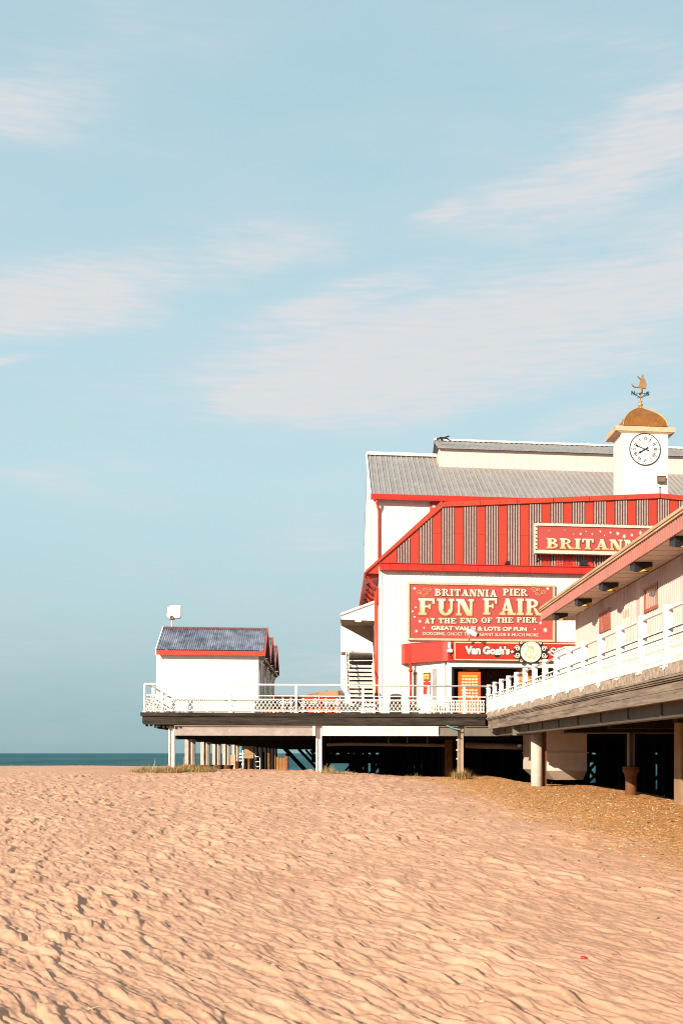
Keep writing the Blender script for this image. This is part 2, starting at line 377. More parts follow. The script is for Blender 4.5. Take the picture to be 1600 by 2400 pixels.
def sand_material():
    m = bpy.data.materials.new("dry_sand"); m.use_nodes = True; nt = m.node_tree; N = nt.nodes; L = nt.links
    b = N['Principled BSDF']; b.inputs['Roughness'].default_value = .95; b.inputs['Specular IOR Level'].default_value = .15
    g = N.new('ShaderNodeNewGeometry')
    def noise(sc, det=5, ro=.6):
        n = N.new('ShaderNodeTexNoise'); n.inputs['Scale'].default_value = sc; n.inputs['Detail'].default_value = det; n.inputs['Roughness'].default_value = ro
        L.new(g.outputs['Position'], n.inputs['Vector']); return n.outputs[0]
    def ramp(src, p0, c0, p1, c1):
        r = N.new('ShaderNodeValToRGB'); r.color_ramp.elements[0].position = p0; r.color_ramp.elements[1].position = p1
        r.color_ramp.elements[0].color = (*c0, 1); r.color_ramp.elements[1].color = (*c1, 1); L.new(src, r.inputs[0]); return r.outputs[0]
    def mix(f, a, c, mode='MIX'):
        x = N.new('ShaderNodeMix'); x.data_type = 'RGBA'; x.blend_type = mode
        if isinstance(f, float): x.inputs[0].default_value = f
        else: L.new(f, x.inputs[0])
        L.new(a, x.inputs[6]); L.new(c, x.inputs[7]); return x.outputs[2]
    base = ramp(noise(.7), .3, (.58, .322, .208), .7, (.66, .378, .253))
    grain = ramp(noise(160, 3, .7), .35, (.80, .78, .76), .65, (1.08, 1.08, 1.08))
    sand = mix(1.0, base, grain, 'MULTIPLY')
    # shingle near the pier: orange and brown grit
    vo = N.new('ShaderNodeTexVoronoi'); vo.inputs['Scale'].default_value = 22; L.new(g.outputs['Position'], vo.inputs['Vector'])
    hs = N.new('ShaderNodeSeparateColor'); L.new(vo.outputs['Color'], hs.inputs[0])
    peb = ramp(hs.outputs[0], .0, (.38, .15, .045), 1.0, (.80, .41, .16))
    at = N.new('ShaderNodeAttribute'); at.attribute_name = "shingle"; at.attribute_type = 'GEOMETRY'
    nz = noise(14, 8, .85)
    mm = N.new('ShaderNodeMath'); mm.operation = 'MULTIPLY_ADD'; L.new(nz, mm.inputs[0]); mm.inputs[1].default_value = 2.4; mm.inputs[2].default_value = -1.2
    ad = N.new('ShaderNodeMath'); ad.operation = 'ADD'; L.new(mm.outputs[0], ad.inputs[0]); L.new(at.outputs['Fac'], ad.inputs[1])
    mk = ramp(ad.outputs[0], .30, (0, 0, 0), .80, (1, 1, 1))
    L.new(mix(mk, sand, peb), b.inputs['Base Color'])
    bp = N.new('ShaderNodeBump'); bp.inputs['Strength'].default_value = .55; bp.inputs['Distance'].default_value = .012
    L.new(noise(70, 6, .7), bp.inputs['Height'])
    b2 = N.new('ShaderNodeBump'); b2.inputs['Distance'].default_value = .03; L.new(mk, b2.inputs['Strength'])
    L.new(vo.outputs['Distance'], b2.inputs['Height']); L.new(bp.outputs[0], b2.inputs['Normal']); L.new(b2.outputs[0], b.inputs['Normal'])
    return m
def build_sand():
    s_in = np.linspace(-.46, .46, 1150)
    st_ = .0008 * 1.036 ** np.arange(150); g = .46 + np.cumsum(st_); s = np.concatenate([-g[::-1], s_in, g])
    y = [-40, -25, -15, -9, -5, -2, 0, 1.5, 2.5, 3.2]; v = 3.6
    while v < 8: y.append(v); v += .012
    while v < 50: y.append(v); v *= 1.0021
    while v < 420: y.append(v); v *= 1.04
    y = np.array(y); Yg, Sg = np.meshgrid(y, s, indexing='ij'); Xg = Sg * np.maximum(Yg, 5.0)
    Z = sand_height(Xg, Yg); sh = shingle_mask(Xg, Yg)
    r, c = Yg.shape; V = np.stack([Xg, Yg, Z], -1).reshape(-1, 3)
    i = np.arange(r * c).reshape(r, c); Q = np.stack([i[:-1, :-1], i[:-1, 1:], i[1:, 1:], i[1:, :-1]], -1).reshape(-1, 4)
    me = bpy.data.meshes.new("sand"); me.vertices.add(len(V)); me.vertices.foreach_set('co', V.ravel().astype(np.float32))
    me.loops.add(Q.size); me.loops.foreach_set('vertex_index', Q.ravel().astype(np.int32))
    me.polygons.add(len(Q)); me.polygons.foreach_set('loop_start', np.arange(0, Q.size, 4, dtype=np.int32))
    me.polygons.foreach_set('use_smooth', np.ones(len(Q), bool))
    me.update(calc_edges=True)
    a = me.attributes.new("shingle", 'FLOAT', 'POINT'); a.data.foreach_set('value', sh.ravel().astype(np.float32))
    me.materials.append(sand_material())
    o = bpy.data.objects.new("sand", me); COL.objects.link(o); tag(o, "rippled golden beach sand rising to the pier", "sand", kind='structure')
build_sand()

def build_sea():
    m = bpy.data.materials.new("sea_water"); m.use_nodes = True; nt = m.node_tree; N = nt.nodes; L = nt.links
    b = N['Principled BSDF']; b.inputs['Roughness'].default_value = .6; b.inputs['Specular IOR Level'].default_value = .1
    g = N.new('ShaderNodeNewGeometry'); mp = N.new('ShaderNodeMapping'); mp.inputs['Scale'].default_value = (.05, .16, 1); L.new(g.outputs['Position'], mp.inputs[0])
    n = N.new('ShaderNodeTexNoise'); n.inputs['Scale'].default_value = 1; n.inputs['Detail'].default_value = 12; n.inputs['Roughness'].default_value = .75; L.new(mp.outputs[0], n.inputs['Vector'])
    mp2 = N.new('ShaderNodeMapping'); mp2.inputs['Scale'].default_value = (.022, .004, 1); L.new(g.outputs['Position'], mp2.inputs[0])
    nb = N.new('ShaderNodeTexNoise'); nb.inputs['Scale'].default_value = 1; nb.inputs['Detail'].default_value = 8; nb.inputs['Roughness'].default_value = .7; L.new(mp2.outputs[0], nb.inputs['Vector'])
    mm = N.new('ShaderNodeMix'); mm.data_type = 'FLOAT'; mm.inputs[0].default_value = .55; L.new(n.outputs[0], mm.inputs[2]); L.new(nb.outputs[0], mm.inputs[3])
    r = N.new('ShaderNodeValToRGB'); r.color_ramp.elements[0].position = .40; r.color_ramp.elements[1].position = .62
    r.color_ramp.elements[0].color = (.006, .055, .072, 1); r.color_ramp.elements[1].color = (.05, .17, .185, 1); L.new(mm.outputs[0], r.inputs[0]); L.new(r.outputs[0], b.inputs['Base Color'])
    bp = N.new('ShaderNodeBump'); bp.inputs['Strength'].default_value = 1; bp.inputs['Distance'].default_value = 1.2; L.new(n.outputs[0], bp.inputs['Height']); L.new(bp.outputs[0], b.inputs['Normal'])
    mb = MB(); xs = [-20000, -4000, -1000, -200, 200, 1000, 4000, 20000]; ys = [55, 120, 300, 900, 3000, 9000, 40000]
    pts = [(x, yy, -1.7) for yy in ys for x in xs]; n_ = len(xs)
    mb.add(pts, [(j * n_ + i, j * n_ + i + 1, (j + 1) * n_ + i + 1, (j + 1) * n_ + i) for j in range(len(ys) - 1) for i in range(n_ - 1)])
    tag(mb.build("sea", m), "dark teal sea out to the horizon", "sea", kind='structure')
build_sea()

def build_pebbles():
    rng = np.random.default_rng(3); mb_v = []; mb_f = []; mi = []
    base = np.array([(1, 0, 0), (0, 1, 0), (-1, 0, 0), (0, -1, 0), (.0, 0, .7), (.72, .72, .3), (-.72, .72, .3), (.72, -.72, .3), (-.72, -.72, .3)])
    faces = [(0, 5, 4), (5, 1, 4), (1, 6, 4), (6, 2, 4), (2, 8, 4), (8, 3, 4), (3, 7, 4), (7, 0, 4)]
    n = 0; pts = []
    while len(pts) < 18000:
        Y = rng.uniform(5, 42, 6000); X = rng.uniform(-1.5, 12, 6000)
        m = shingle_mask(X, Y); keep = rng.random(6000) < m ** 1.6 * .8 + .05
        pts += list(zip(X[keep], Y[keep]))
    pts = np.array(pts[:18000]); Z = sand_height(pts[:, 0], pts[:, 1])
    for (x, yv), z in zip(pts, Z):
        r = rng.uniform(.008, .026) * (1.5 if rng.random() < .06 else 1) * min(1, .35 + yv / 22); a = rng.uniform(0, 6.28); ca, sa = cos(a), sin(a); ex = rng.uniform(.7, 1.5)
        k = len(mb_v)
        for b in base: mb_v.append((x + r * (ca * b[0] * ex - sa * b[1]), yv + r * (sa * b[0] * ex + ca * b[1]), z + r * b[2] * rng.uniform(.8, 1.1) - .001))
        mt = int(rng.choice([0, 0, 0, 1, 1, 2, 3]))
        for f in faces: mb_f.append(tuple(k + i for i in f)); mi.append(mt)
    me = bpy.data.meshes.new("shingle"); me.from_pydata(mb_v, [], mb_f)
    for mt in (mat("pebble_orange", (.58, .27, .085), .7, .3, 9), mat("pebble_brown", (.30, .15, .06), .7, .3, 9), mat("pebble_pale", (.60, .48, .34), .7, .2, 9), mat("pebble_dark", (.07, .05, .035), .7, .3, 9)): me.materials.append(mt)
    me.polygons.foreach_set('material_index', mi); me.update()
    o = bpy.data.objects.new("shingle", me); COL.objects.link(o); tag(o, "loose orange and brown shingle on the sand beside the pier", "shingle", kind='stuff')
build_pebbles()

# ================================================================== PIER
ZD = ZP(332, 1669.5, 0)                                     # top of the deck
XL = XP(332, 0); XE = 6.05                                  # left edge of the pier head, left edge of the long pier
def build_pier():
    p = thing("pier", "long timber decked pier on columns above the beach, dark underneath", "pier", (0, FY, 0))
    B = lambda n, mb, m, sm=False: mb.build(n, m, p, sm)
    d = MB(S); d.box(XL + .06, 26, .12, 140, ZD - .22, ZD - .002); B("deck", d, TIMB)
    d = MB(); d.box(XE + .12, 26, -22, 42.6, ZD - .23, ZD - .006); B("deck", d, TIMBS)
    # front edge boards: moulded top board, deep board below, a thin lip at the bottom
    e = MB(S); zb = ZP(332, 1697, 0)
    e.box(XL, 6.0, 0, .14, ZD - .15, ZD); e.box(XL + .06, 5.97, .05, .16, zb + .02, ZD - .158); e.box(XL + .04, 5.98, .02, .15, zb - .02, zb + .017)
    for i, x in enumerate((XP(398), XP(640), XP(805), XP(1000))): e.box(x, x + .02, .045, .06, zb + .05, ZD - .17, 0)
    B("edge_board", e, TIMB)
    e = MB(); y0, y1 = FY + FSL * XL, 138
    e.box(XL - .05, XL + .055, y0 - .004, y1, ZD - .145, ZD - .004); e.box(XL + .004, XL + .06, y0 + .1, y1, zb + .03, ZD - .16); B("edge_board", e, TIMB)
    # ragged stubs under the left corner
    e = MB(S)
    for i in range(9): e.box(XL + .12 + i * .16, XL + .2 + i * .16, .12, .3, zb - .06 - .1 * random.random() - .012 * i, zb - .021)
    B("packing_piece", e, TIMB)
    # long side edge: plaster kerb, mouldings, two planks
    k = MB(); ys = np.arange(-22, 42.2, .42)
    for a in ys:
        j = .012 * random.random()
        k.box(XE - .03 - j, XE + .14, a, a + .4197, ZD - .17 + .012 * random.random(), ZD + .03 + .025 * random.random())
    B("kerb", k, mat("rough_kerb", (.34, .265, .21), .95, .45, 9, bump=1.0, bscale=22, dirt=(.13, .085, .055), dirt_amt=.8, dscale=(1, 1, 1)))
    k = MB(); k.box(XE - .07, XE + .13, -22, 42.28, ZD - .215, ZD - .178); k.box(XE - .045, XE + .13, -22, 42.27, ZD - .255, ZD - .223); k.box(XE - .02, XE + .13, -22, 42.26, ZD - .285, ZD - .263); B("moulding", k, TIMBS)
    def planks(z0, z1):
        k = MB(); a = -22.0
        while a < 42.2:
            ln = 3.2 + 1.4 * random.random(); b = min(a + ln, 42.24); o = .012 * random.random()
            k.box(XE + o, XE + .13, a + .006, b - .006, z0, z1); a = b
        B("plank", k, TIMBS)
    planks(ZD - .44, ZD - .297); planks(ZD - .60, ZD - .448)
    k = MB(); k.box(XE - .03, XE + .13, -22, 42.25, ZD - .628, ZD - .606); B("moulding", k, TIMBS)
    # steel I beam set back under the long edge
    k = MB(); k.box(XE + .34, XE + .38, -22, 41.3, ZD - .88, ZD - .6); k.box(XE + .22, XE + .5, -22, 41.3, ZD - .91, ZD - .882, 0); k.box(XE + .22, XE + .5, -22, 41.3, ZD - .6, ZD - .575)
    for a in np.arange(-20, 41, 2.4): k.box(XE + .31, XE + .339, a, a + .02, ZD - .881, ZD - .602)
    B("side_beam", k, mat("dark_steel_beam", (.075, .062, .048), .6, .25, 2, dirt=(.15, .11, .08), dirt_amt=.4))
    # front beams under the pier head
    zt, zm = ZP(398, 1701, .3), ZP(398, 1724.5, .3)
    def ibeam(xa, xb, m, y=.07):
        b = MB(S); b.box(xa, xb, y + .08, y + .11, zm + .03, zt - .03); b.box(xa, xb, y, y + .2, zm, zm + .026); b.box(xa, xb, y, y + .2, zt - .026, zt)
        B("front_beam", b, m)
    c0, c1, c2 = XP(402, .3), XP(747, .3), XP(1079, .3)
    ibeam(c0 + .13, c1 - .24, STEELP)
    b = MB(S); b.box(c1 - .236, c1 - .13, .07, .3, zm, zt); b.box(c1 + .13, XP(1026, .3), .07, .3, zm, zt); B("front_beam", b, STEELW)
    ibeam(XP(1026, .3) + .003, c2 - .13, STEELG)
    ibeam(c2 + .13, 7.0, STEELG)
    # H columns
    def hcol(x, d_, m, w=.23, zbot=-.2, ztop=None):
        b = MB(S); zt_ = zt + .02 if ztop is None else ztop; h = w / 2
        b.box(x - h, x - h + .06, d_ - .02, d_ + .2, zbot, zt_); b.box(x + h - .06, x + h, d_ - .02, d_ + .2, zbot, zt_); b.box(x - h + .06, x + h - .06, d_ + .03, d_ + .06, zbot, zt_)
        for z in np.arange(1.1, zt_, .28): b.lathe([(.018, 0), (.018, .02)], (x - h + .03, d_ - .03, z), 6)
        B("column", b, m)
    hcol(c0, .3, STEELW); hcol(c1, .3, STEELW); hcol(c2, .3, mat("tan_steel_column", (.36, .27, .19), .7, .15, 3, dirt=(.18, .1, .05), dirt_amt=.6))
    b = MB(S); 
    
    for z in (1.35, 1.7, 2.1): b = MB(S); b.box(c2 - .17, c2 - .116, .3, .36, z, z + .06); B("cleat", b, STEELW)
    hcol(XP(1051, 4.2), 4.2, RUST, .3)
    # left row of posts standing in flared iron pots
    for i, px in enumerate((445.5, 481, 507.5, 531, 552)):
        Y = 41.0 * (398 - 785) / (px - 785); X = ray(px) * Y; g = float(ground(X, Y)); g = max(g, .35) if i < 2 else g
        b = MB(); w = .13
        b.box(X - .22, X - .06, Y - .1, Y + .12, -.6, ZD - .5); b.box(X - .0575, X + .1, Y + .02, Y + .06, -.6, ZD - .5); B("column", b, RUSTW)
        b = MB(); b.box(X + .1025, X + .22, Y - .1, Y + .12, -.6, ZD - .5); B("column", b, STEELG)
        zp = EYE - 30.0 / 2500 * Y
        b = MB(); b.lathe([(.27, -1.4), (.30, -.55), (.40, -.05), (.43, 0), (.41, .01), (.2, .01)], (X, Y, zp + .05 + (.25 if i == 4 else 0)), 16); B("pile_pot", b, RUST, True)
    # soffit joists and cross beams in the dark
    b = MB(S)
    for r in range(0, 18):
        dd = 3.2 + 5.47 * r; b.box(-6.6, 24, dd, dd + .3, ZD - 1.0 - .05 * (r % 3), ZD - .24)
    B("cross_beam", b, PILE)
    b = MB(S)
    for i in range(26): x = -6.9 + i * 1.18; b.box(x, x + .16, .52, 100, ZD - .62, ZD - .225)
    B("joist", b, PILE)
    b = MB()
    for i in range(11): b.box(XE + .9, 24, -20 + i * 5.2, -19.65 + i * 5.2, ZD - .95, ZD - .24)
    for i in range(12): b.box(7.2 + 1.3 * i, 7.35 + 1.3 * i, -21, 41, ZD - .55, ZD - .235)
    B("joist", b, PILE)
    b = MB(S); zp = ZP(900, 1747, 2.2)
    b.tube([(XP(765, 2.2), 2.2, zp + .02), (XP(820, 2.2), 2.2, zp + .05), (XP(1042, 2.2), 2.2, zp)], .07); b.tube([(XP(1090, 2.2), 2.2, zp), (XP(1225, 2.2), 2.2, zp - .06)], .13, 10)
    for px in (910, 954, 1001): b.tube([(XP(px, 2.2), 2.2, zp), (XP(px, 2.2), 2.2, zp + .4)], .02, 6)
    B("pipe", b, STEELG, True)
    # piles of the pier head
    rnd = random.Random(5)
    n = 0
    for r in range(1, 15):
        for k in range(0, 7):
            x = -6.3 + 5.65 * k; dd = .4 + 5.47 * r
            if k == 0 and r < 6: continue
            if n > 80: continue
            n += 1
            b = MB(S); b.tube([(x + rnd.uniform(-.1, .1), dd, -3.5), (x, dd, ZD - .3)], .2, 8); B("pile", b, PILE)
    b = MB(S)
    for r in range(9, 22):
        for k in range(3, 13):
            x = -5.2 + 2.35 * k + rnd.uniform(-.7, .7); dd = 30 + 4.2 * (r - 9) + rnd.uniform(-1.5, 1.5)
            w = rnd.uniform(.13, .34); b.box(x, x + w, dd, dd + w, -4, ZD - .3)
    for i in range(70):
        x = rnd.uniform(5, 25); dd = rnd.uniform(9, 30); w = rnd.uniform(.2, .45); b.box(x, x + w, dd, dd + w, -4, ZD - .3)
    o = B("pile_cluster", b, PILE); o['kind'] = 'stuff'
    # walings and diagonal braces
    for dd in (31.0, 48.0, 66.0):
        for za, zc in ((1.0 - .012 * (dd - 31), 1.52 - .004 * (dd - 31)), (-1.35, -.95), (ZD - 1.55, ZD - 1.05)): b = MB(S); b.box(-1.6, 26, dd, dd + .25, za, zc); B("waling", b, PILE)
    for k in range(1, 11):
        x = -5.4 + 2.82 * k
        for dd in (12.0, 34.0, 52.0, 69.0):
            if dd == 12.0 and k > 2: continue
            b = MB(S); b.bar((x, dd, -1.1), (x + 2.8, dd, 1.9), .2, .2); b.bar((x, dd + .2, 1.9), (x + 2.8, dd + .2, -1.1), .2, .2); B("brace", b, PILE)
    # columns under the long pier
    Y = 36.6; X = ray(1257) * Y; g = float(ground(X, Y))
    b = MB(); b.tube([(X, Y, -.6), (X, Y, ZD - .65)], .195, 28); b.box(X - .28, X + .28, Y - .28, Y + .28, ZD - .66, ZD - .58); B("column", b, CONC, True)
    b = MB(); b.box(X + .24, X + .36, Y + .1, Y + .4, -.6, ZD - .7); B("column", b, RUST)
    b = MB(); b.box(XE + .15, X + .32, Y + .42, Y + .7, ZD - .95, ZD - .6); B("cross_beam", b, STEELG)
    b = MB(); b.box(XE + .9, 24, 32.4, 32.8, ZD - .98, ZD - .58); B("cross_beam", b, STEELG)
    Y = 32.2; X = ray(1478) * Y; zf = EYE - (1808 - 1766) / F * Y; g = EYE - 98 / F * Y
    b = MB(); b.box(X - .09, X - .05, Y - .1, Y + .1, zf - .1, ZD - .6); b.box(X + .05, X + .09, Y - .1, Y + .1, zf - .1, ZD - .6); b.box(X - .05, X + .05, Y + .02, Y + .05, zf - .1, ZD - .6); B("column", b, STEELG)
    b = MB(); b.lathe([(.17, -1.3), (.165, -.42), (.17, -.40), (.165, -.38), (.165, -.25), (.19, -.1), (.25, 0), (.255, .03), (.23, .1), (.25, .1), (.25, .14), (.1, .14)], (X, Y, zf), 20); B("pile_pot", b, RUST, True)
    Y = 26.0; x0 = ray(1579) * (Y + .5)
    b = MB(); b.box(x0, x0 + .5, Y, Y + .5, -.5, ZD - .6); B("column", b, CONCB)
    b = MB(); b.box(x0 + 1.6, x0 + 2.1, Y + 3, Y + 3.5, -.8, ZD - .6); B("column", b, CONCB)
    for Y in (15.6, 5.2, -5.2, -15.6):
        b = MB(); b.box(8.0, 8.5, Y, Y + .5, -.8, ZD - .6); B("column", b, CONCB)
    for Y, X in ((20.8, 12.5), (26, 13.6), (31.2, 13.0), (36.4, 13.2), (15.6, 13), (31.2, 17.5), (36.4, 18), (39, 10.8), (26, 18.5), (39, 15.5), (34, 15.1), (40.2, 19.5), (10.4, 13), (5.2, 13), (20.8, 18)):
        b = MB(); b.tube([(X, Y, -1.5), (X, Y, ZD - .3)], .2, 10); B("pile", b, PILE)
    # rusty bracket ends poking out beside the side beam
    for px0, px1, py0, py1, X in ((1386, 1415, 1687, 1698, 7.0), (1486, 1522, 1670, 1686, 7.0)):
        Y = X / ray((px0 + px1) / 2); xa, za = PY_(px0, py1, Y); xb, zb2 = PY_(px1, py0, Y)
        b = MB(); b.box(xa, xb, Y, Y + .3, za, zb2); b.box(xa - .05, xb + .05, Y - .04, Y + .3, za - .03, za - .003); B("bracket", b, RUST)
    Yp = 33.4; zq = EYE + 55 / F * Yp
    b = MB(); b.tube([(ray(1322) * Yp, Yp, zq), (ray(1462) * Yp, Yp, zq), (ray(1484) * Yp, Yp - .1, zq - .12)], .035, 8); B("pipe", b, STEELG, True)
build_pier()

# ------------------------------------------------------------------ railings
ZR = lambda px, py, d=.06: ZP(px, py, d)
def front_railing():
    r = thing("railing", "white lattice railing with round top rail along the pier head's front edge", "railing", (-2, FY, ZD))
    d = .07; x0 = XP(338.5, d); x1 = XE - .05
    B = lambda n, mb, m=WHITE2, sm=False: mb.build(n, m, r, sm)
    H = [1.09, .66, .52, .07]
    posts = [x0] + [XP(px, d) for px in (380, 540, 694, 850, 1004, 1087)]
    for x in posts:
        w = .045 if x != posts[0] else .03
        b = MB(S); b.box(x - w, x + w, d - .05, d + .05, ZD - .004, ZD + H[0] - .03); b.box(x - w - .04, x + w + .04, d - .08, d + .08, ZD - .002, ZD + .03); B("post", b)
    b = MB(S); b.tube([(x0, d, ZD + H[0]), (x1, d, ZD + H[0])], .036, 10); B("top_rail", b, sm=True)
    b = MB(S); b.box(x0, x1, d - .018, d + .018, ZD + H[1] - .018, ZD + H[1] + .018); B("middle_rail", b)
    edges = posts + [x1]
    for i in range(len(posts)):
        a, c = edges[i] + .05, edges[i + 1] - .05
        b = MB(S)
        b.box(a, c, d - .016, d + .016, ZD + H[2] - .02, ZD + H[2] + .02); b.box(a, c, d - .016, d + .016, ZD + H[3] - .02, ZD + H[3] + .02)
        if i < 6 and c <= XP(1050, d):
            n = max(1, round((c - a) / .30)); st = (c - a) / n; h0, h1 = ZD + H[3], ZD + H[2]
            for k in range(n):
                xa = a + k * st
                for dd, f in ((-.006, 1), (.006, -1)):
                    pts = []
                    for t in np.linspace(0, 1, 7):
                        xx = xa + st * t if f > 0 else xa + st * (1 - t)
                        pts.append((xx, d + dd, h0 + (h1 - h0) * (t + .0 * sin(t * 6.28))))
                    for q, w in zip(pts[:-1], pts[1:]): b.bar(q, w, .024, .012, up=(0, 1, 0))
                # second family half a step on
                for dd, f in ((-.018, 1), (.018, -1)):
                    xs = xa + st / 2; xe = xs + st if f > 0 else xs - st
                    if a <= min(xs, xe) + .16 and max(xs, xe) - .16 <= c:
                        xe = min(max(xe, a), c); tt = abs(xe - xs) / st
                        b.bar((xs, d + dd, h0), (xe, d + dd, h0 + (h1 - h0) * tt), .024, .012, up=(0, 1, 0))
        else: wavy(b, a, c, d, ZD + H[3], ZD + H[2])
        for t in (.33, .66): xm = a + (c - a) * t; b.box(xm - .012, xm + .012, d - .012, d + .012, ZD + H[2] + .02, ZD + H[1] - .018); b.box(xm - .03, xm + .03, d - .02, d + .02, ZD, ZD + H[3] - .02)
        B("lattice_panel", b)
def wavy(b, a, c, d, z0, z1, swap=False):          # pairs of mirrored wavy balusters
    n = max(2, round((c - a) / .105)); st = (c - a) / n
    for k in range(n):
        for f in (1, -1):
            xm = a + (k + .5) * st; P = []
            for t in np.linspace(0, 1, 9): P.append((xm + f * st * .30 * cos(t * 2 * pi * 1.5) + f * .003, d + f * .006, z0 + (z1 - z0) * t))
            if swap: P = [(q[1], q[0], q[2]) for q in P]
            for q, w in zip(P[:-1], P[1:]): b.bar(q, w, .03, .014, up=(1, 0, 0) if swap else (0, 1, 0))
front_railing()
def left_railing():
    r = thing("railing", "short white railing running back along the pier head's left edge", "railing", (XL + .1, FY, ZD))
    B = lambda n, mb, m=WHITE2, sm=False: mb.build(n, m, r, sm)
    x = XL + .13; y0 = FY + FSL * XL + .15; ys = [y0 + 1.7 * i for i in range(1, 40)]
    for yv in ys[:24]: b = MB(); b.box(x - .05, x + .05, yv - .05, yv + .05, ZD - .003, ZD + 1.06); B("post", b)
    b = MB(); b.tube([(x, y0, ZD + 1.09), (x, ys[23], ZD + 1.09)], .036, 8); B("top_rail", b, sm=True)
    b = MB(); b.box(x - .018, x + .018, y0, ys[23], ZD + .64, ZD + .68); B("middle_rail", b)
    b = MB(); b.box(x - .016, x + .016, y0, ys[23], ZD + .5, ZD + .54); b.box(x - .016, x + .016, y0, ys[23], ZD + .05, ZD + .09)
    for i in range(3): wavy(b, y0 + 1.7 * i + .05, y0 + 1.7 * i + 1.6, x, ZD + .09, ZD + .5, True)
    B("lattice_panel", b)
left_railing()
def pier_railing():
    r = thing("railing", "white railing with thick bolted posts climbing along the long pier walkway", "railing", (XE, 20, ZD))
    B = lambda n, mb, m=WHITE2, sm=False: mb.build(n, m, r, sm)
    x = XE + .04; y1 = FY + FSL * XE - .03; st = 1.632; ys = [y1 - st * i for i in range(0, 27)]
    z0 = ZD + .03
    for i, yv in enumerate(ys):
        b = MB(); h = 1.12 + (0 if i else 0)
        b.prism([(yv - .06, z0 - .06), (yv + .06, z0 - .06), (yv + .06, z0 + h - .03), (yv + .04, z0 + h), (yv - .04, z0 + h), (yv - .06, z0 + h - .03)], x - .075, x + .075, axis='x')
        for z in (.3, .72, .95): b.lathe([(.02, 0), (.02, .02)], (x - .085, yv, z0 + z), 6)
        B("post", b)
        # paint run down the kerb under the post
        b = MB(); n = 11; dep = .02 + .09 * random.random() ** 1.5; pk = random.uniform(.25, .75)
        poly = [(yv - .2, z0 + .0)] + [(yv - .2 + .4 * (k + .5 * random.random()) / n, z0 - .03 - dep * max(0, 1 - abs((k + .5) / n - pk) * random.uniform(1.5, 4.5)) - .012 * random.random()) for k in range(n)] + [(yv + .2, z0 + .0)]
        b.prism(poly, x - .094, x - .06, axis='x'); B("paint_run", b)
    lo = ys[-1]
    b = MB(); b.tube([(x, lo, z0 + 1.03), (x, y1, z0 + 1.03)], .03, 8); B("top_rail", b, sm=True)
    for z in (.68, .55, .05):
        b = MB(); b.box(x - .02, x + .02, lo, y1, z0 + z - .018, z0 + z + .018); b.box(x - .019, x + .019, lo, y1, z0 + z - .03, z0 + z - .0185, 1); B("rail", b, [WHITE2, DARKM])  # black strip below each rail paints its shaded underside
    for i in range(len(ys) - 1):
        a, c = ys[i + 1] + .08, ys[i] - .08; b = MB(); wavy(b, a, c, x, z0 + .07, z0 + .53, True)
        for t in (.25, .5, .75): ym = a + (c - a) * t; b.box(x - .012, x + .012, ym - .012, ym + .012, z0 + .568, z0 + .65)
        B("baluster_panel", b)
pier_railing()
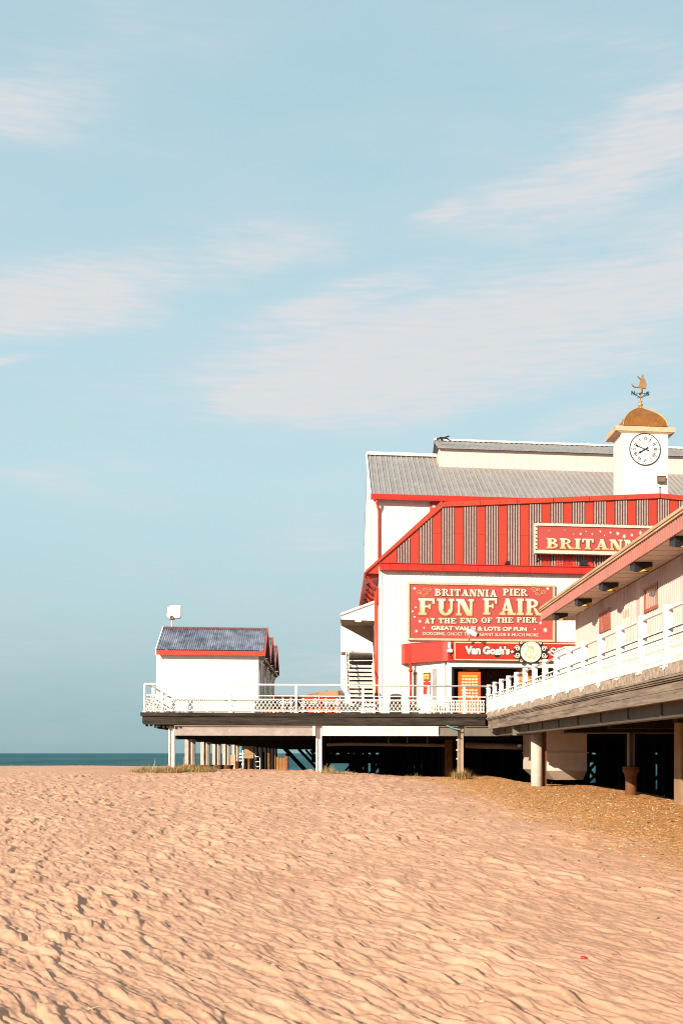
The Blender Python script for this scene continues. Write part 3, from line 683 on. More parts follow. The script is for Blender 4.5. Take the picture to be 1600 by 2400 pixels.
# ================================================================== LETTERING
def _ring(cx, cy, rx, ry, th, a0, a1, n=10, thy=None):
    thy = th if thy is None else thy; out = []
    for i in range(n):
        a, b = radians(a0 + (a1 - a0) * i / n), radians(a0 + (a1 - a0) * (i + 1) / n)
        out.append([(cx + rx * cos(a), cy + ry * sin(a)), (cx + rx * cos(b), cy + ry * sin(b)), (cx + (rx - th) * cos(b), cy + (ry - thy) * sin(b)), (cx + (rx - th) * cos(a), cy + (ry - thy) * sin(a))])
    return out
def _r(x0, y0, x1, y1): return [(x0, y0), (x1, y0), (x1, y1), (x0, y1)]
def slab(ch):                                        # heavy slab-serif capitals, unit height: (quads, advance)
    T, s, e = .24, .13, .08
    def st(x, w=T): return [_r(x + e, 0, x + e + w, 1)]
    def ft(x, w=T, top=True, bot=True):
        return ([_r(x, 0, x + w + 2 * e, s)] if bot else []) + ([_r(x, 1 - s, x + w + 2 * e, 1)] if top else [])
    I = st(0) + ft(0); c = e + T
    if ch == 'I': return I, .46
    if ch in 'FEL':
        q = list(I)
        if ch in 'FE': q += [_r(c, 1 - s, .78, 1), _r(.68, .68, .78, 1 - s), _r(c, .46, .56, .46 + s * .8), _r(.50, .38, .58, .66)]
        if ch in 'EL': q += [_r(c, 0, .80, s), _r(.70, s, .80, .34)]
        return q, .86
    if ch == 'P': return I + _ring(c, .71, .42, .29, .2, -90, 90, 10, .11), .80
    if ch == 'R': return I + _ring(c, .73, .40, .27, .19, -90, 90, 10, .11) + [[(.44, .50), (.60, .42), (.80, .10), (.58, .10)], _r(.60, 0, .92, s)], .94
    if ch == 'B': return I + _ring(c, .755, .36, .245, .18, -90, 90, 9, .10) + _ring(c, .28, .43, .28, .20, -90, 90, 9, .11), .84
    if ch == 'D': return I + _ring(c, .5, .52, .5, .24, -90, 90, 12, .13), .92
    if ch == 'O': return _ring(.46, .5, .44, .52, .24, 0, 360, 20, .12), .92
    if ch == 'C': return _ring(.46, .5, .44, .52, .24, 48, 318, 16, .12) + [_r(.72, .62, .82, .98)], .90
    if ch == 'G': return _ring(.46, .5, .44, .52, .24, 48, 350, 16, .12) + [_r(.56, .38, .94, .5), _r(.72, .02, .86, .4), _r(.72, .64, .82, .98)], .98
    if ch == 'U':
        x = .56; return [_r(e, .36, e + T, 1)] + ft(0, bot=False) + [_r(x + e, .36, x + e + .11, 1)] + ft(x, .11, bot=False) + _ring((e + x + e + .11) / 2, .38, (x + .11) / 2, .40, .2, 180, 360, 12, .15), .88
    if ch == 'N':
        x = .60; return st(0, .11) + ft(0, .11) + st(x, .11) + ft(x, .11, bot=False) + [[(.10, 1), (.38, 1), (.79, 0), (.52, 0)]], .92
    if ch == 'A':
        return [[(.12, 0), (.24, 0), (.53, 1), (.40, 1)], [(.56, 0), (.84, 0), (.57, 1), (.36, 1)], _r(.22, .26, .62, .37), _r(.02, 0, .36, s), _r(.48, 0, .94, s)], .96
    if ch == 'V':
        return [[(.12, 1), (.40, 1), (.58, 0), (.40, 0)], [(.74, 1), (.86, 1), (.56, 0), (.45, 0)], _r(.02, 1 - s, .50, 1), _r(.62, 1 - s, .96, 1)], .96
    if ch == 'T': return st(.18) + ft(.18, top=False) + [_r(0, 1 - s, .76, 1), _r(0, .66, .10, 1 - s), _r(.66, .66, .76, 1 - s)], .80
    if ch == 'H': return I + st(.46) + ft(.46) + [_r(c, .45, .56, .56)], .92
    if ch == 'K': return I + [[(.32, .42), (.46, .42), (.84, 1), (.68, 1)], [(.42, .58), (.62, .66), (.90, .06), (.62, .06)], _r(.56, 0, .96, s), _r(.58, 1 - s, .92, 1)], .98
    if ch == 'S':
        return _ring(.40, .73, .36, .29, .20, 40, 235, 10, .12) + _ring(.40, .28, .38, .30, .22, -145, 75, 10, .12) + [[(.16, .62), (.34, .68), (.62, .36), (.46, .30)], _r(.62, .66, .71, .98), _r(.05, .02, .14, .36)], .82
    return [], .46
def slab_text(mb, s, x0, x1, z0, z1, d, off=0.0, mat=0, dx=0, dz=0, sp=.05):
    W = 0; items = []
    for ch in s:
        q, a = slab(ch); items.append((q, W)); W += a + sp
    W -= sp; kx = (x1 - x0) / W; kz = z1 - z0; n = 0
    for q, o in items:
        for poly in q:
            P = [(x0 + (o + a) * kx + dx, z0 + b * kz + dz) for a, b in poly]
            if off:
                A = sum(P[i][0] * P[(i + 1) % 4][1] - P[(i + 1) % 4][0] * P[i][1] for i in range(4))
                if A < 0: P = P[::-1]
                Q = []
                for i in range(4):
                    p0, p1, p2 = np.array(P[i - 1]), np.array(P[i]), np.array(P[(i + 1) % 4])
                    u = p1 - p0; v = p2 - p1; u = u / (np.linalg.norm(u) + 1e-9); v = v / (np.linalg.norm(v) + 1e-9)
                    n1 = np.array([u[1], -u[0]]); n2 = np.array([v[1], -v[0]]); m = n1 + n2; m = m / (np.linalg.norm(m) + 1e-9)
                    Q.append(tuple(p1 + m * off * min(1.6, 1 / max(.5, float(np.dot(m, n1))))))
                P = Q
            mb.prism(P, d - .0007 * (n % 23), d + .015, mat); n += 1
def font_text(mb, s, x0, x1, z0, z1, d, bold=.02, mat=0, rot=0.0, centre=None, depth=.01):
    cu = bpy.data.curves.new("lettering_curve", 'FONT'); cu.body = s; cu.size = 1; cu.offset = bold; cu.resolution_u = 3
    ob = bpy.data.objects.new("lettering_curve", cu); COL.objects.link(ob)
    bpy.context.view_layer.update()
    me = bpy.data.meshes.new_from_object(ob.evaluated_get(bpy.context.evaluated_depsgraph_get()))
    V = np.array([v.co[:] for v in me.vertices]); fs = [tuple(p.vertices) for p in me.polygons]
    bpy.data.objects.remove(ob); bpy.data.curves.remove(cu); bpy.data.meshes.remove(me)
    mn = V.min(0); mx = V.max(0)
    X = x0 + (V[:, 0] - mn[0]) / (mx[0] - mn[0]) * (x1 - x0); Z = z0 + (V[:, 1] - mn[1]) / (mx[1] - mn[1]) * (z1 - z0)
    if rot:
        cx, cz = centre; c, s_ = cos(rot), sin(rot); X, Z = cx + (X - cx) * c - (Z - cz) * s_, cz + (X - cx) * s_ + (Z - cz) * c
    mb.add([(a, d, b) for a, b in zip(X, Z)], fs, mat)
def grad_mat(name, ctop, cbot, z0, z1):              # printed letters shading from cream to gold; z in the sign's own space
    m = mat(name, ctop, .45, .04, 8); nt = m.node_tree; N = nt.nodes; L = nt.links; b = N['Principled BSDF']
    tc = N.new('ShaderNodeTexCoord'); sp = N.new('ShaderNodeSeparateXYZ'); L.new(tc.outputs['Object'], sp.inputs[0])
    mr = N.new('ShaderNodeMapRange'); mr.inputs[1].default_value = z0; mr.inputs[2].default_value = z1; L.new(sp.outputs[2], mr.inputs[0])
    mx = N.new('ShaderNodeMix'); mx.data_type = 'RGBA'; L.new(mr.outputs[0], mx.inputs[0]); mx.inputs[6].default_value = (*cbot, 1); mx.inputs[7].default_value = (*ctop, 1)
    L.new(mx.outputs[2], b.inputs['Base Color']); return m
def star(mb, x, z, r, d, n=8, mat=0):
    P = []
    for i in range(2 * n):
        a = pi * i / n; rr = r if i % 2 == 0 else r * .28; P.append((x + rr * cos(a), z + rr * sin(a)))
    mb.prism(P, d, d + .01, mat)
def scroll(mb, x, z, sx, sz, d, r, turns=1.4, mat=0):
    P = []
    for i in range(22):
        t = i / 21; a = t * turns * 2 * pi; k = 1 - .82 * t; P.append((x + sx * k * cos(a), d, z + sz * k * sin(a)))
    mb.tube(P, r, 5, mat)
def vine(mb, x0, x1, z, h, d, mat=0):                # flourish ornament
    w = x1 - x0; r = abs(w) * .018
    scroll(mb, x0 + w * .18, z - h * .15, -w * .17, h * .26, d, r, 1.3, mat); scroll(mb, x0 + w * .78, z + h * .1, w * .2, h * .34, d, r, 1.5, mat)
    scroll(mb, x0 + w * .52, z + h * .22, w * .14, -h * .24, d, r, 1.3, mat); scroll(mb, x0 + w * .62, z - h * .28, -w * .13, -h * .2, d, r, 1.2, mat)
    mb.tube([(x0 + w * (.02 + .5 * t), d, z - h * .35 + h * .25 * sin(t * 5)) for t in np.linspace(0, 1, 10)], r, 5, mat)

# ================================================================== KIOSKS on the pier head
def kiosk():
    d0 = 1.2; xa, xb = XP(366, d0), XP(606, d0); ze = ZP(366, 1531, d0 - .25); zr = ZP(383, 1471, d0 + 1.5); D = 3.0
    k = thing("beach_kiosk", "white gabled kiosk with blue corrugated roof, nearest the deck's front edge", "kiosk", (xa, FY + FSL * xa + d0, ZD), "white kiosks on the pier head")
    B = lambda n, mb, m, sm=False, par=None: mb.build(n, m, par or k, sm)
    b = MB(S); b.box(xa, xb, d0, d0 + D, ZD, ze - .02); zt = ze + .35
    b.add([(xa, d0 + .1, ze - .02), (xa, d0 + D - .1, ze - .02), (xa, d0 + D / 2, zr - .1)], [(0, 1, 2)]); b.add([(xb, d0 + .1, ze - .02), (xb, d0 + D - .1, ze - .02), (xb, d0 + D / 2, zr - .1)], [(0, 1, 2)])
    for x in np.arange(xa + .02, xb, .18): b.box(x, x + .015, d0 - .004, d0, ZD, ze - .03)
    wall = B("wall", b, WALLW)
    ra, rb = XP(367, d0 - .25), XP(619, d0 - .25)
    b = MB(S); n = 200; per = .076
    for sgn in (0, 1):
        pe, pr = (d0 - .25, ze - .02 + .17), (d0 + D / 2, zr)
        if sgn: pe = (d0 + D + .25, pe[1])
        pts = []
        for i in range(n * 1 + 1):
            x = ra + (rb - ra) * i / n; w = .014 * (1 if (i % 4) in (1, 2) else -1)
            pts += [(x, pe[0], pe[1] + w), (x, (pe[0] + pr[0]) / 2, (pe[1] + pr[1]) / 2 + w), (x, pr[0], pr[1] + w)]
        b.add(pts, [q for i in range(n) for q in ((3 * i, 3 * i + 3, 3 * i + 4, 3 * i + 1), (3 * i + 1, 3 * i + 4, 3 * i + 5, 3 * i + 2))])
    roof = B("roof", b, ROOFB)
    b = MB(S); b.box(ra - .02, rb + .02, d0 - .29, d0 - .255, ze - .06, ze + .115); B("fascia", b, REDT); b = MB(S); b.box(ra, rb, d0 + D + .255, d0 + D + .29, ze - .06, ze + .115); B("fascia", b, REDT)
    b = MB(S); n = 60
    for i in range(n): x = ra + (rb - ra) * i / n; b.prism([(d0 + D / 2 - .13, zr - .06), (d0 + D / 2, zr + .045), (d0 + D / 2 + .13, zr - .06)], x, x + (rb - ra) / n * .8, axis='x')
    B("ridge_cap", b, mat("maroon_ridge", (.17, .06, .06), .6, .3, 8), par=roof)
    for xx, m in ((rb + .005, REDT), (ra - .045, WHITE)):
        b = MB(S); cz = zr + .06
        b.prism([(d0 - .3, ze - .08), (d0 + D / 2, zr - .10), (d0 + D / 2, cz), (d0 - .3, ze + .16)], xx, xx + .04, axis='x'); b.prism([(d0 + D + .3, ze - .08), (d0 + D / 2 + .001, zr - .10), (d0 + D / 2 + .001, cz), (d0 + D + .3, ze + .16)], xx, xx + .04, axis='x')
        B("barge_board", b, m)
    b = MB(S)
    for dd in (d0 + .06, d0 + D - .14): b.box(xb + .002, rb - .01, dd, dd + .1, ze - .18, ze - .05)
    b.box(rb - .12, rb - .02, d0 + .161, d0 + D - .142, ze - .16, ze - .06)
    for dd in (d0 + .1, d0 + D - .1):
        P = [(xb + .02 + (rb - xb - .1) * (1 - cos(t)), dd, ze - .62 + .45 * sin(t)) for t in np.linspace(0, pi / 2, 8)]; b.tube(P, .025, 6)
    B("gable_bracket", b, WOODK)
    for i, dd in enumerate((d0 + .25, d0 + 1.15, d0 + 2.05)):
        b = MB(S); b.box(xb + .003, xb + .03, dd, dd + .7, ZD + .05, ZD + 2.05)
        for j in range(4): b.box(xb + .03, xb + .045, dd + .04 + j * .165, dd + .16 + j * .165, ZD + .1, ZD + 2.0)
        dr = B("door", b, WOODK)
        b = MB(S); b.box(xb + .003, xb + .055, dd - .06, dd - .003, ZD, ZD + 2.1); b.box(xb + .003, xb + .055, dd + .703, dd + .76, ZD, ZD + 2.1); b.box(xb + .003, xb + .055, dd - .06, dd + .76, ZD + 2.103, ZD + 2.16); B("frame", b, WHITE, par=dr)
    return k
k1 = kiosk()
dup(k1, (0, 3.6, 0), "second kiosk back, only its red gable and grey doors showing past the first")
dup(k1, (0, 7.2, 0), "farthest of the white kiosks, behind the second one's red gable")
def floodlight():
    d = 2.75; x = XP(403, d); z0 = ZP(403, 1472, d); zl = ZP(403, 1449, d); t = thing("floodlight", "white square floodlight on a short pole above the kiosk roof", "floodlight", (x, FY + FSL * x + d, z0))
    b = MB(S); b.tube([(x, d, z0 - .1), (x, d, zl)], .035, 10); b.build("pole", WHITE, t, True)
    b = MB(S); xa, xb = XP(392, d), XP(424, d); zt = ZP(400, 1420, d)
    b.prism([(xa, zl + .13), (xa + .02, zl + .03), (xa + .12, zl - .03), (xb - .06, zl + .0), (xb - .01, zl + .06), (xb, zt - .0), (xa + .13, zt - .01), (xa + .05, zt - .16)], d - .12, d + .16); b.build("housing", WHITE, t)
    b = MB(S); b.box(xa + .03, xb - .05, d - .125, d - .121, zl + .14, zt - .06); b.build("glass", mat("lamp_glass", (.7, .72, .72), .1, .02, 3), t)
    b = MB(S); b.tube([(x - .06, d - .14, zl + .0), (x, d - .16, zl + .07), (x + .08, d - .14, zl + .0)], .03, 6); b.box(x - .09, x + .1, d - .1, d + .1, zl - .06, zl - .031); b.build("bracket", RUST, t)
floodlight()

# ================================================================== BIG HALL behind
def big_hall():
    d = 18.0; xl = XP(870, d); xr = 46; ze = ZP(870, 1156, d); zr = ZP(863, 1070, d + 7)
    h = thing("amusement_hall", "tall white hall with grey metal roof and raised ridge behind the red striped front", "hall", (xl, FY + FSL * xl + d, ZD))
    B = lambda n, mb, m, sm=False, par=None: mb.build(n, m, par or h, sm)
    b = MB(S); b.box(xl, xr, d, d + 14, ZD, ze); b.prism([(d, ze), (d + 14, ze), (d + 7, zr - .05)], xl, xl + .1, axis='x'); b.prism([(d, ze), (d + 14, ze), (d + 7, zr - .05)], xr - .1, xr, axis='x')
    for x in np.arange(xl + .1, 9, .33): b.box(x, x + .05, d - .015, d, ZD, ze - .1)
    B("wall", b, WALLW)
    b = MB(S); e = .35; sl = (zr - ze) / 7
    zf = ze - e * sl
    b.prism([(d - e, zf + .02), (d + 7, zr + .02), (d + 14 + e, zf + .02), (d + 14 + e, zf + .10), (d + 7, zr + .10), (d - e, zf + .10)], xl - .02, xr + .1, axis='x')
    roof = B("roof", b, ROOFG)
    b = MB(S)
    for x in np.arange(xl + .1, xr, .33): b.prism([(d - e, zf + .101), (d + 7, zr + .101), (d + 7, zr + .145), (d - e, zf + .145)], x, x + .06, axis='x')
    B("rib", b, ROOFL, par=roof)
    b = MB(S)
    for t in (.28, .52, .76):
        yy = d - e + (7 + e) * t; zz = zf + .102 + (zr - zf) * t; b.box(xl, xr, yy, yy + .03, zz, zz + .012)
    B("sheet_lap", b, ROOFG, par=roof)
    xm = XP(1028, d + 5.2)
    b = MB(S); b.box(xl - .08, xm, d + 6.7, d + 7.25, zr + .06, zr + .24); b.prism([(d - e, zf - .1), (d + 7, zr - .1), (d + 7, zr + .2), (d - e, zf + .18)], xl - .12, xl - .021, axis='x'); B("ridge_trim", b, WHITE, par=roof)
    b = MB(S); zc0, zc1 = ZP(1028, 1097, d + 5), ZP(1028, 1052, d + 5)
    b.box(xm, xr, d + 5, d + 9.4, zc0 - .4, zc1 + .02)
    for x in np.arange(xm + .1, 22, .5): b.box(x, x + .03, d + 4.99, d + 5, zc0 - .2, zc1 - .05)
    B("clerestory_wall", b, mat("pale_clerestory_cladding", (.60, .505, .46), .6, .06, 1.2, dirt=(.5, .4, .34), dirt_amt=.4))
    zu = ZP(1028, 1036, d + 7.2)
    b = MB(S); b.prism([(d + 4.75, zc1 - .02), (d + 7.2, zu), (d + 9.65, zc1), (d + 9.65, zc1 + .07), (d + 7.2, zu + .07), (d + 4.75, zc1 + .05)], xm - .1, xr + .1, axis='x')
    for x in np.arange(xm, xr, .33): b.prism([(d + 4.74, zc1 + .03), (d + 7.2, zu + .0701), (d + 7.2, zu + .11), (d + 4.74, zc1 + .1)], x, x + .12, axis='x')
    r2 = B("upper_roof", b, ROOFG)
    b = MB(S); b.box(xm - .12, xr, d + 7.0, d + 7.4, zu + .06, zu + .17); B("ridge_trim", b, WHITE, par=r2)
    b = MB(S)                                              # torn felt at the end
    xa, za = xm - .12, zu - .22
    for p in ([(-.05, -.25), (.35, -.05), (.55, -.1), (1.0, .12), (1.05, .02), (.8, -.1), (1.2, -.42), (.75, -.25), (.55, -.22), (.5, -.55), (.3, -.3), (0, -.38)],): b.prism([(xa + a * .75, za + c * .6) for a, c in p], d + 5.2, d + 5.3)
    B("torn_felt", b, DARKM)
    b = MB(S); b.box(xl - .05, xr, d - .52, d - .352, zf - .24, zf + .06); B("gutter", b, RED)
    xp = XP(888, d)
    b = MB(S); b.tube([(XP(883, d - .4), d - .4, zf - .2), (XP(883, d - .4), d - .4, zf - .4), (xp, d - .08, zf - .85), (xp, d - .08, ZD + 2)], .075, 8); B("downpipe", b, REDT, True)
    s = MB(S); xa, xb = XP(1007, d - .1), XP(1048, d - .1); za, zb = ZP(1007, 1212, d - .1), ZP(1007, 1177, d - .1)
    o = s.box(xa, xb, d - .12, d - .03, za, zb).build("hall_sign", [SALMON, WHITE]); tag(o, "small red sign with white star on the tall hall's wall above the sloping trim", "sign")
    s = MB(S); star(s, XP(1016, d), ZP(1016, 1188, d), .13, d - .14); st = s.build("star", WHITE, o)
big_hall()

# ================================================================== FUN FAIR building
DW = 3.0; XW = XP(889, DW); XA = XP(1545, DW + .2)
ZG0, ZG1 = ZP(1000, 1338, DW - .25), ZP(1000, 1323, DW - .25)
def funfair():
    f = thing("fairground_building", "white building with red striped gambrel front behind the steakhouse bay", "building", (XW, FY + FSL * XW + DW, ZD))
    B = lambda n, mb, m, sm=False, par=None: mb.build(n, m, par or f, sm)
    XR = 2 * XA - XW
    b = MB(S); b.box(XW, XR, DW, 17.8, ZD, ZG1 - .02)
    for x in np.arange(XW + .06, 14, .2): b.box(x, x + .05, DW - .013, DW, ZD, ZG0)
    for i in range(60): y = DW + .1 + i * .22; b.box(XW - .013, XW, y, y + .05, ZD, ZG1 - .1)
    b.box(XW - .02, XW + .1, DW - .025, DW + .08, ZD, ZG0)
    B("wall", b, WALLW)
    ds = DW + .15
    xe, zE = PX(857, 1344, ds); xk, zk = PX(1036, 1181, ds); zA = ZP(1545, 1161, ds)
    def ztop(x):
        x = x if x <= XA else 2 * XA - x
        return zE + (zk - zE) * (x - xe) / (xk - xe) if x < xk else zk + (zA - zk) * (x - xk) / (XA - xk)
    m_ = lambda x: 2 * XA - x
    zb = ZG1
    b = MB(S); b.prism([(xe, zE), (XW + .03, zE), (XW + .03, zb), (m_(XW + .03), zb), (m_(XW + .03), zE), (m_(xe), zE), (m_(xk), zk), (XA, zA), (xk, zk)], ds, ds + .2); sp_ = b
    # the stripes: dark grooves with white battens between them
    bk = bt = sp_; w = XP(1064, ds) - XP(1036, ds); per = (XP(1541, ds) - XP(1036, ds)) / 10
    x = XP(1036, ds) - 2 * per
    while x < m_(xe) - 1.2:
        for k in range(5):
            xa = x + w * k / 4.6; xb = xa + w / 4.6 * .46
            zt = min(ztop(xa), ztop(xb)) - .16
            if zt - zb > .1: bt.box(xa, xb, ds - .035, ds - .008, zb + .03, zt, 1); bk.box(xa - w * .11, xa - w * .002, ds - .007, ds - .001, zb + .02, zt, 2)
            if k == 4 and zt - zb > .1: bk.box(xb + w * .01, xb + w * .07, ds - .007, ds - .001, zb + .02, zt, 2)
        x += per
    B("striped_panel", sp_, [REDP, STRIPEW, STRIPED])
    b = MB(S); zl = ZP(1100, 1252, ds); b.box(xk - 1.5, m_(xk) + 1.5, ds - .004, ds - .0005, zl, zl + .015); B("panel_joint", b, DRED)
    # trims along the outline
    tw = .2
    for g in (lambda x: x, m_):
        b = MB(S); p = [(g(xe - .02), zE - .01), (g(xe - .02), zE + .1), (g(xk - .04), zk + .11), (g(xk + .1), zk - .07)]
        b.prism(p, ds - .08, ds + .24); B("sloping_trim", b, REDT)
    b = MB(S)
    for g in (lambda x: x, m_):
        n = 6
        for i in range(n):
            a0, a1 = xk + .06 + (XA - xk - .06) * i / n, xk + .06 + (XA - xk - .06) * (i + 1) / n - .02
            b.prism([(g(a0), ztop(a0) - .14), (g(a1), ztop(a1) - .14), (g(a1), ztop(a1) + .07), (g(a0), ztop(a0) + .07)], ds - .10, ds + .25)
            for q in (.02, .5): ax = a0 + (a1 - a0) * q; b.box(g(ax), g(ax) + .06, ds - .115, ds - .101, ztop(ax) - .05, ztop(ax) + .02)
    B("parapet_cap", b, REDT)
    # roof running back behind the front
    b = MB(S); o = .1
    b.prism([(xe, zE), (xk, zk - o), (XA, zA - o), (m_(xk), zk - o), (m_(xe), zE), (m_(xe), zE - .12), (xe, zE - .12)], ds + .26, 17.7); B("roof", b, mat("red_roof_sheet", (.30, .03, .015), .5, .15, 1))
    b = MB(S); b.box(xe - .06, xe - .002, ds + .2, 17.6, zE - .16, zE + .1); b.box(xe, XW - .02, ds + .27, 17.6, zE - .16, zE - .125)
    B("eave", b, DRED)
    b = MB(S)
    for i in range(90): y = ds + .3 + i * .15; b.box(xe - .08, xe - .06, y, y + .06, zE - .16, zE - .02)
    B("eave_dentils", b, REDT)
    for i in range(6):
        y = ds + .35 + 1.55 * i; P = []
        for t in np.linspace(0, 1, 14):
            P.append((xe + .1 + (XW - xe - .16) * (t + .10 * sin(2 * pi * t)), y, zE - .14 - .42 * (t - .0 * sin(2 * pi * t)) - (.10 * sin(pi * t) if t < .5 else -.10 * sin(pi * (t - .5)) + .1)))
        P.append((XW - .05, y, zE - 1.3))
        b = MB(S); b.tube(P, .055, 7); B("scroll_bracket", b, RED, True)
    b = MB(S); b.box(XW - .0, 2 * XA - XW, DW - .32, DW - .03, ZG0, ZG1); b.box(XW + .0, 2 * XA - XW, DW - .36, DW + .14, ZG1 + .002, ZG1 + .03)
    for x in np.arange(XW + .4, 14, .75): b.box(x, x + .02, DW - .335, DW - .321, ZG0 + .0, ZG1)
    B("gutter", b, RED)
    b = MB(S)
    for g in range(12):
        for i in range(4): x = XP(932 + 57 * g + 8 * i, DW); b.box(x, x + .07, DW - .018, DW - .014, ZP(940, 1344, DW), ZP(940, 1342, DW))
    B("vent_slots", b, PINKW)
    b = MB(S); x = XW - .09; y = DW + 1.1; b.tube([(x, y, zE - .6), (x, y, ZD + .05)], .085, 10); b.tube([(x + .0, y + .9, zE - .6), (x, y + .9, ZD)], .06, 8); B("downpipe", b, REDT, True)
    # red louvred door above the gutter
    b = MB(S); xa, xb = XP(1299, ds), XP(1351, ds); za, zt = ZG1 + .04, ZP(1300, 1298, ds)
    b.box(xa, xb, ds - .03, ds - .009, za, zt)
    for j in range(9): z = za + (zt - za) * j / 9; b.box(xa + .04, (xa + xb) / 2 - .03, ds - .05, ds - .031, z + .01, z + .04); b.box((xa + xb) / 2 + .03, xb - .04, ds - .05, ds - .031, z + .01, z + .04)
    B("louvred_shutter", b, RED)
    return ds
DS = funfair()
for px, w, lab in ((1189, 12, "small black spotlight alone on the red gutter left of the name board"), (1367, 18, "larger black spotlight on the red gutter just under the name board")):
    xa, xb = XP(px - w / 2, DW - .2), XP(px + w / 2, DW - .2); z = ZG1 + .03; h = (xb - xa) * .85
    t = thing("spotlight", lab, "spotlight", ((xa + xb) / 2, FY + FSL * xa + DW - .2, z), "spotlights on the red gutter")
    b = MB(S); b.prism([(xa, z + .06), (xb, z + .05), (xb, z + h * .85), (xb - .06, z + h), (xa + .05, z + h * .95)], DW - .26, DW - .02); b.build("housing", DARKM, t)
    b = MB(S); b.box((xa + xb) / 2 - .03, (xa + xb) / 2 + .03, DW - .2, DW - .1, z, z + .06); b.build("foot", DARKM, t)

# ------------------------------------------------------------------ signs
def funfair_sign():
    d = DW - .12; x0, x1 = XP(955, d), XP(1299, d); z0, z1 = ZP(955, 1500.5, d), ZP(955, 1364.5, d)
    t = thing("fun_fair_sign", "big red Britannia Pier Fun Fair sign with cream frame on the white wall", "sign", ((x0 + x1) / 2, FY + FSL * (x0 + x1) / 2 + d, z0))
    B = lambda n, mb, m, sm=False: mb.build(n, m, t, sm)
    b = MB(S); b.box(x0 + .06, x1 - .06, d, d + .1, z0 + .05, z1 - .05); B("board", b, SALMON)
    b = MB(S); w = .085
    b.box(x0, x1, d - .04, d + .1, z0, z0 + w); b.box(x0, x1, d - .04, d + .1, z1 - w, z1); b.box(x0, x0 + w, d - .04, d + .1, z0 + w + .001, z1 - w - .001); b.box(x1 - w, x1, d - .04, d + .1, z0 + w + .001, z1 - w - .001); B("frame", b, TRIMW)
    b = MB(S); u = x0 + w; v = z0 + w; i = .022
    b.box(u, x1 - w, d - .012, d - .001, z1 - w - i, z1 - w - .001); b.box(u, u + i, d - .012, d - .001, v, z1 - w - i - .001); b.box(x1 - w - i, x1 - w - .001, d - .012, d - .001, v, z1 - w - i - .001); B("inner_line", b, GOLD)
    sx = lambda q: x0 + (x1 - x0) * (q - 60) / (1522 - 60)      # crop units of the sign
    sz = lambda q, xq=60: z1 - (z1 - z0) * (q - (50 + 30 * (xq - 60) / 1462)) / 582
    def line(s, qa, qb, zt, zb_, m, out=None, off=.02):
        xa, xb, za, zt_ = sx(qa), sx(qb), sz(zb_, qa), sz(zt, qa)
        if out: b = MB(S); slab_text(b, s, xa, xb, za, zt_, d - .012, off, 0, off * .5, -off * .5); B("lettering_outline", b, out)
        b = MB(S); slab_text(b, s, xa, xb, za, zt_, d - .028); B("lettering", b, m)
    cream = mat("cream_lettering", (.66, .57, .44), .5, .06, 8); umber = mat("umber_outline", (.20, .07, .03), .5, .15, 8)
    big = grad_mat("cream_to_gold_lettering", (.68, .62, .52), (.58, .37, .16), sz(385) - z0, sz(225) - z0)
    line("BRITANNIA", 325, 945, 118, 188, cream, umber, .016); line("PIER", 1002, 1252, 118, 188, cream, umber, .016)
    line("FUN", 165, 722, 213, 380, big, GOLD, .034); line("FAIR", 805, 1392, 213, 380, big, GOLD, .034)
    line("AT", 225, 328, 412, 466, cream, umber, .014); line("THE", 362, 540, 412, 466, cream, umber, .014); line("END", 576, 752, 412, 466, cream, umber, .014)
    line("OF", 785, 900, 410, 464, cream, umber, .014); line("THE", 935, 1108, 408, 462, cream, umber, .014); line("PIER", 1142, 1350, 408, 462, cream, umber, .014)
    for s, a, c, zt, zb_, bo in (("GREAT VALUE & LOTS OF FUN", 290, 1240, 490, 532, .045), ("DODGEMS, GHOST TRAIN, GIANT SLIDE & MUCH MORE", 205, 1358, 552, 588, .008)):
        b = MB(S); font_text(b, s, sx(a) + .012, sx(c) + .012, sz(zb_, a) - .012, sz(zt, a) - .012, d - .011, bo * 1.3); B("lettering_outline", b, umber)
        b = MB(S); font_text(b, s, sx(a), sx(c), sz(zb_, a), sz(zt, a), d - .02, bo); B("lettering", b, cream)
    b = MB(S)
    for qx, qz, r in ((127, 112, .09), (180, 441, .09), (145, 541, .09), (1452, 108, .09), (1380, 460, .09), (1428, 532, .13)): star(b, sx(qx), sz(qz, 60 if qx < 700 else 1000), r, d - .014)
    for qx, qz in ((138, 302), (108, 343), (128, 398), (220, 506), (1322, 506)): b.disc(sx(qx), sz(qz), .035, d - .013, d, 10)
    B("painted_stars", b, WHITE)
    b = MB(S); vine(b, sx(150), sx(300), sz(140), (z1 - z0) * .15, d - .012); vine(b, sx(1435), sx(1282), sz(135, 1000), (z1 - z0) * .15, d - .012); B("painted_flourish", b, mat("gold_flourish", (.55, .33, .13), .5, .1, 8))
funfair_sign()
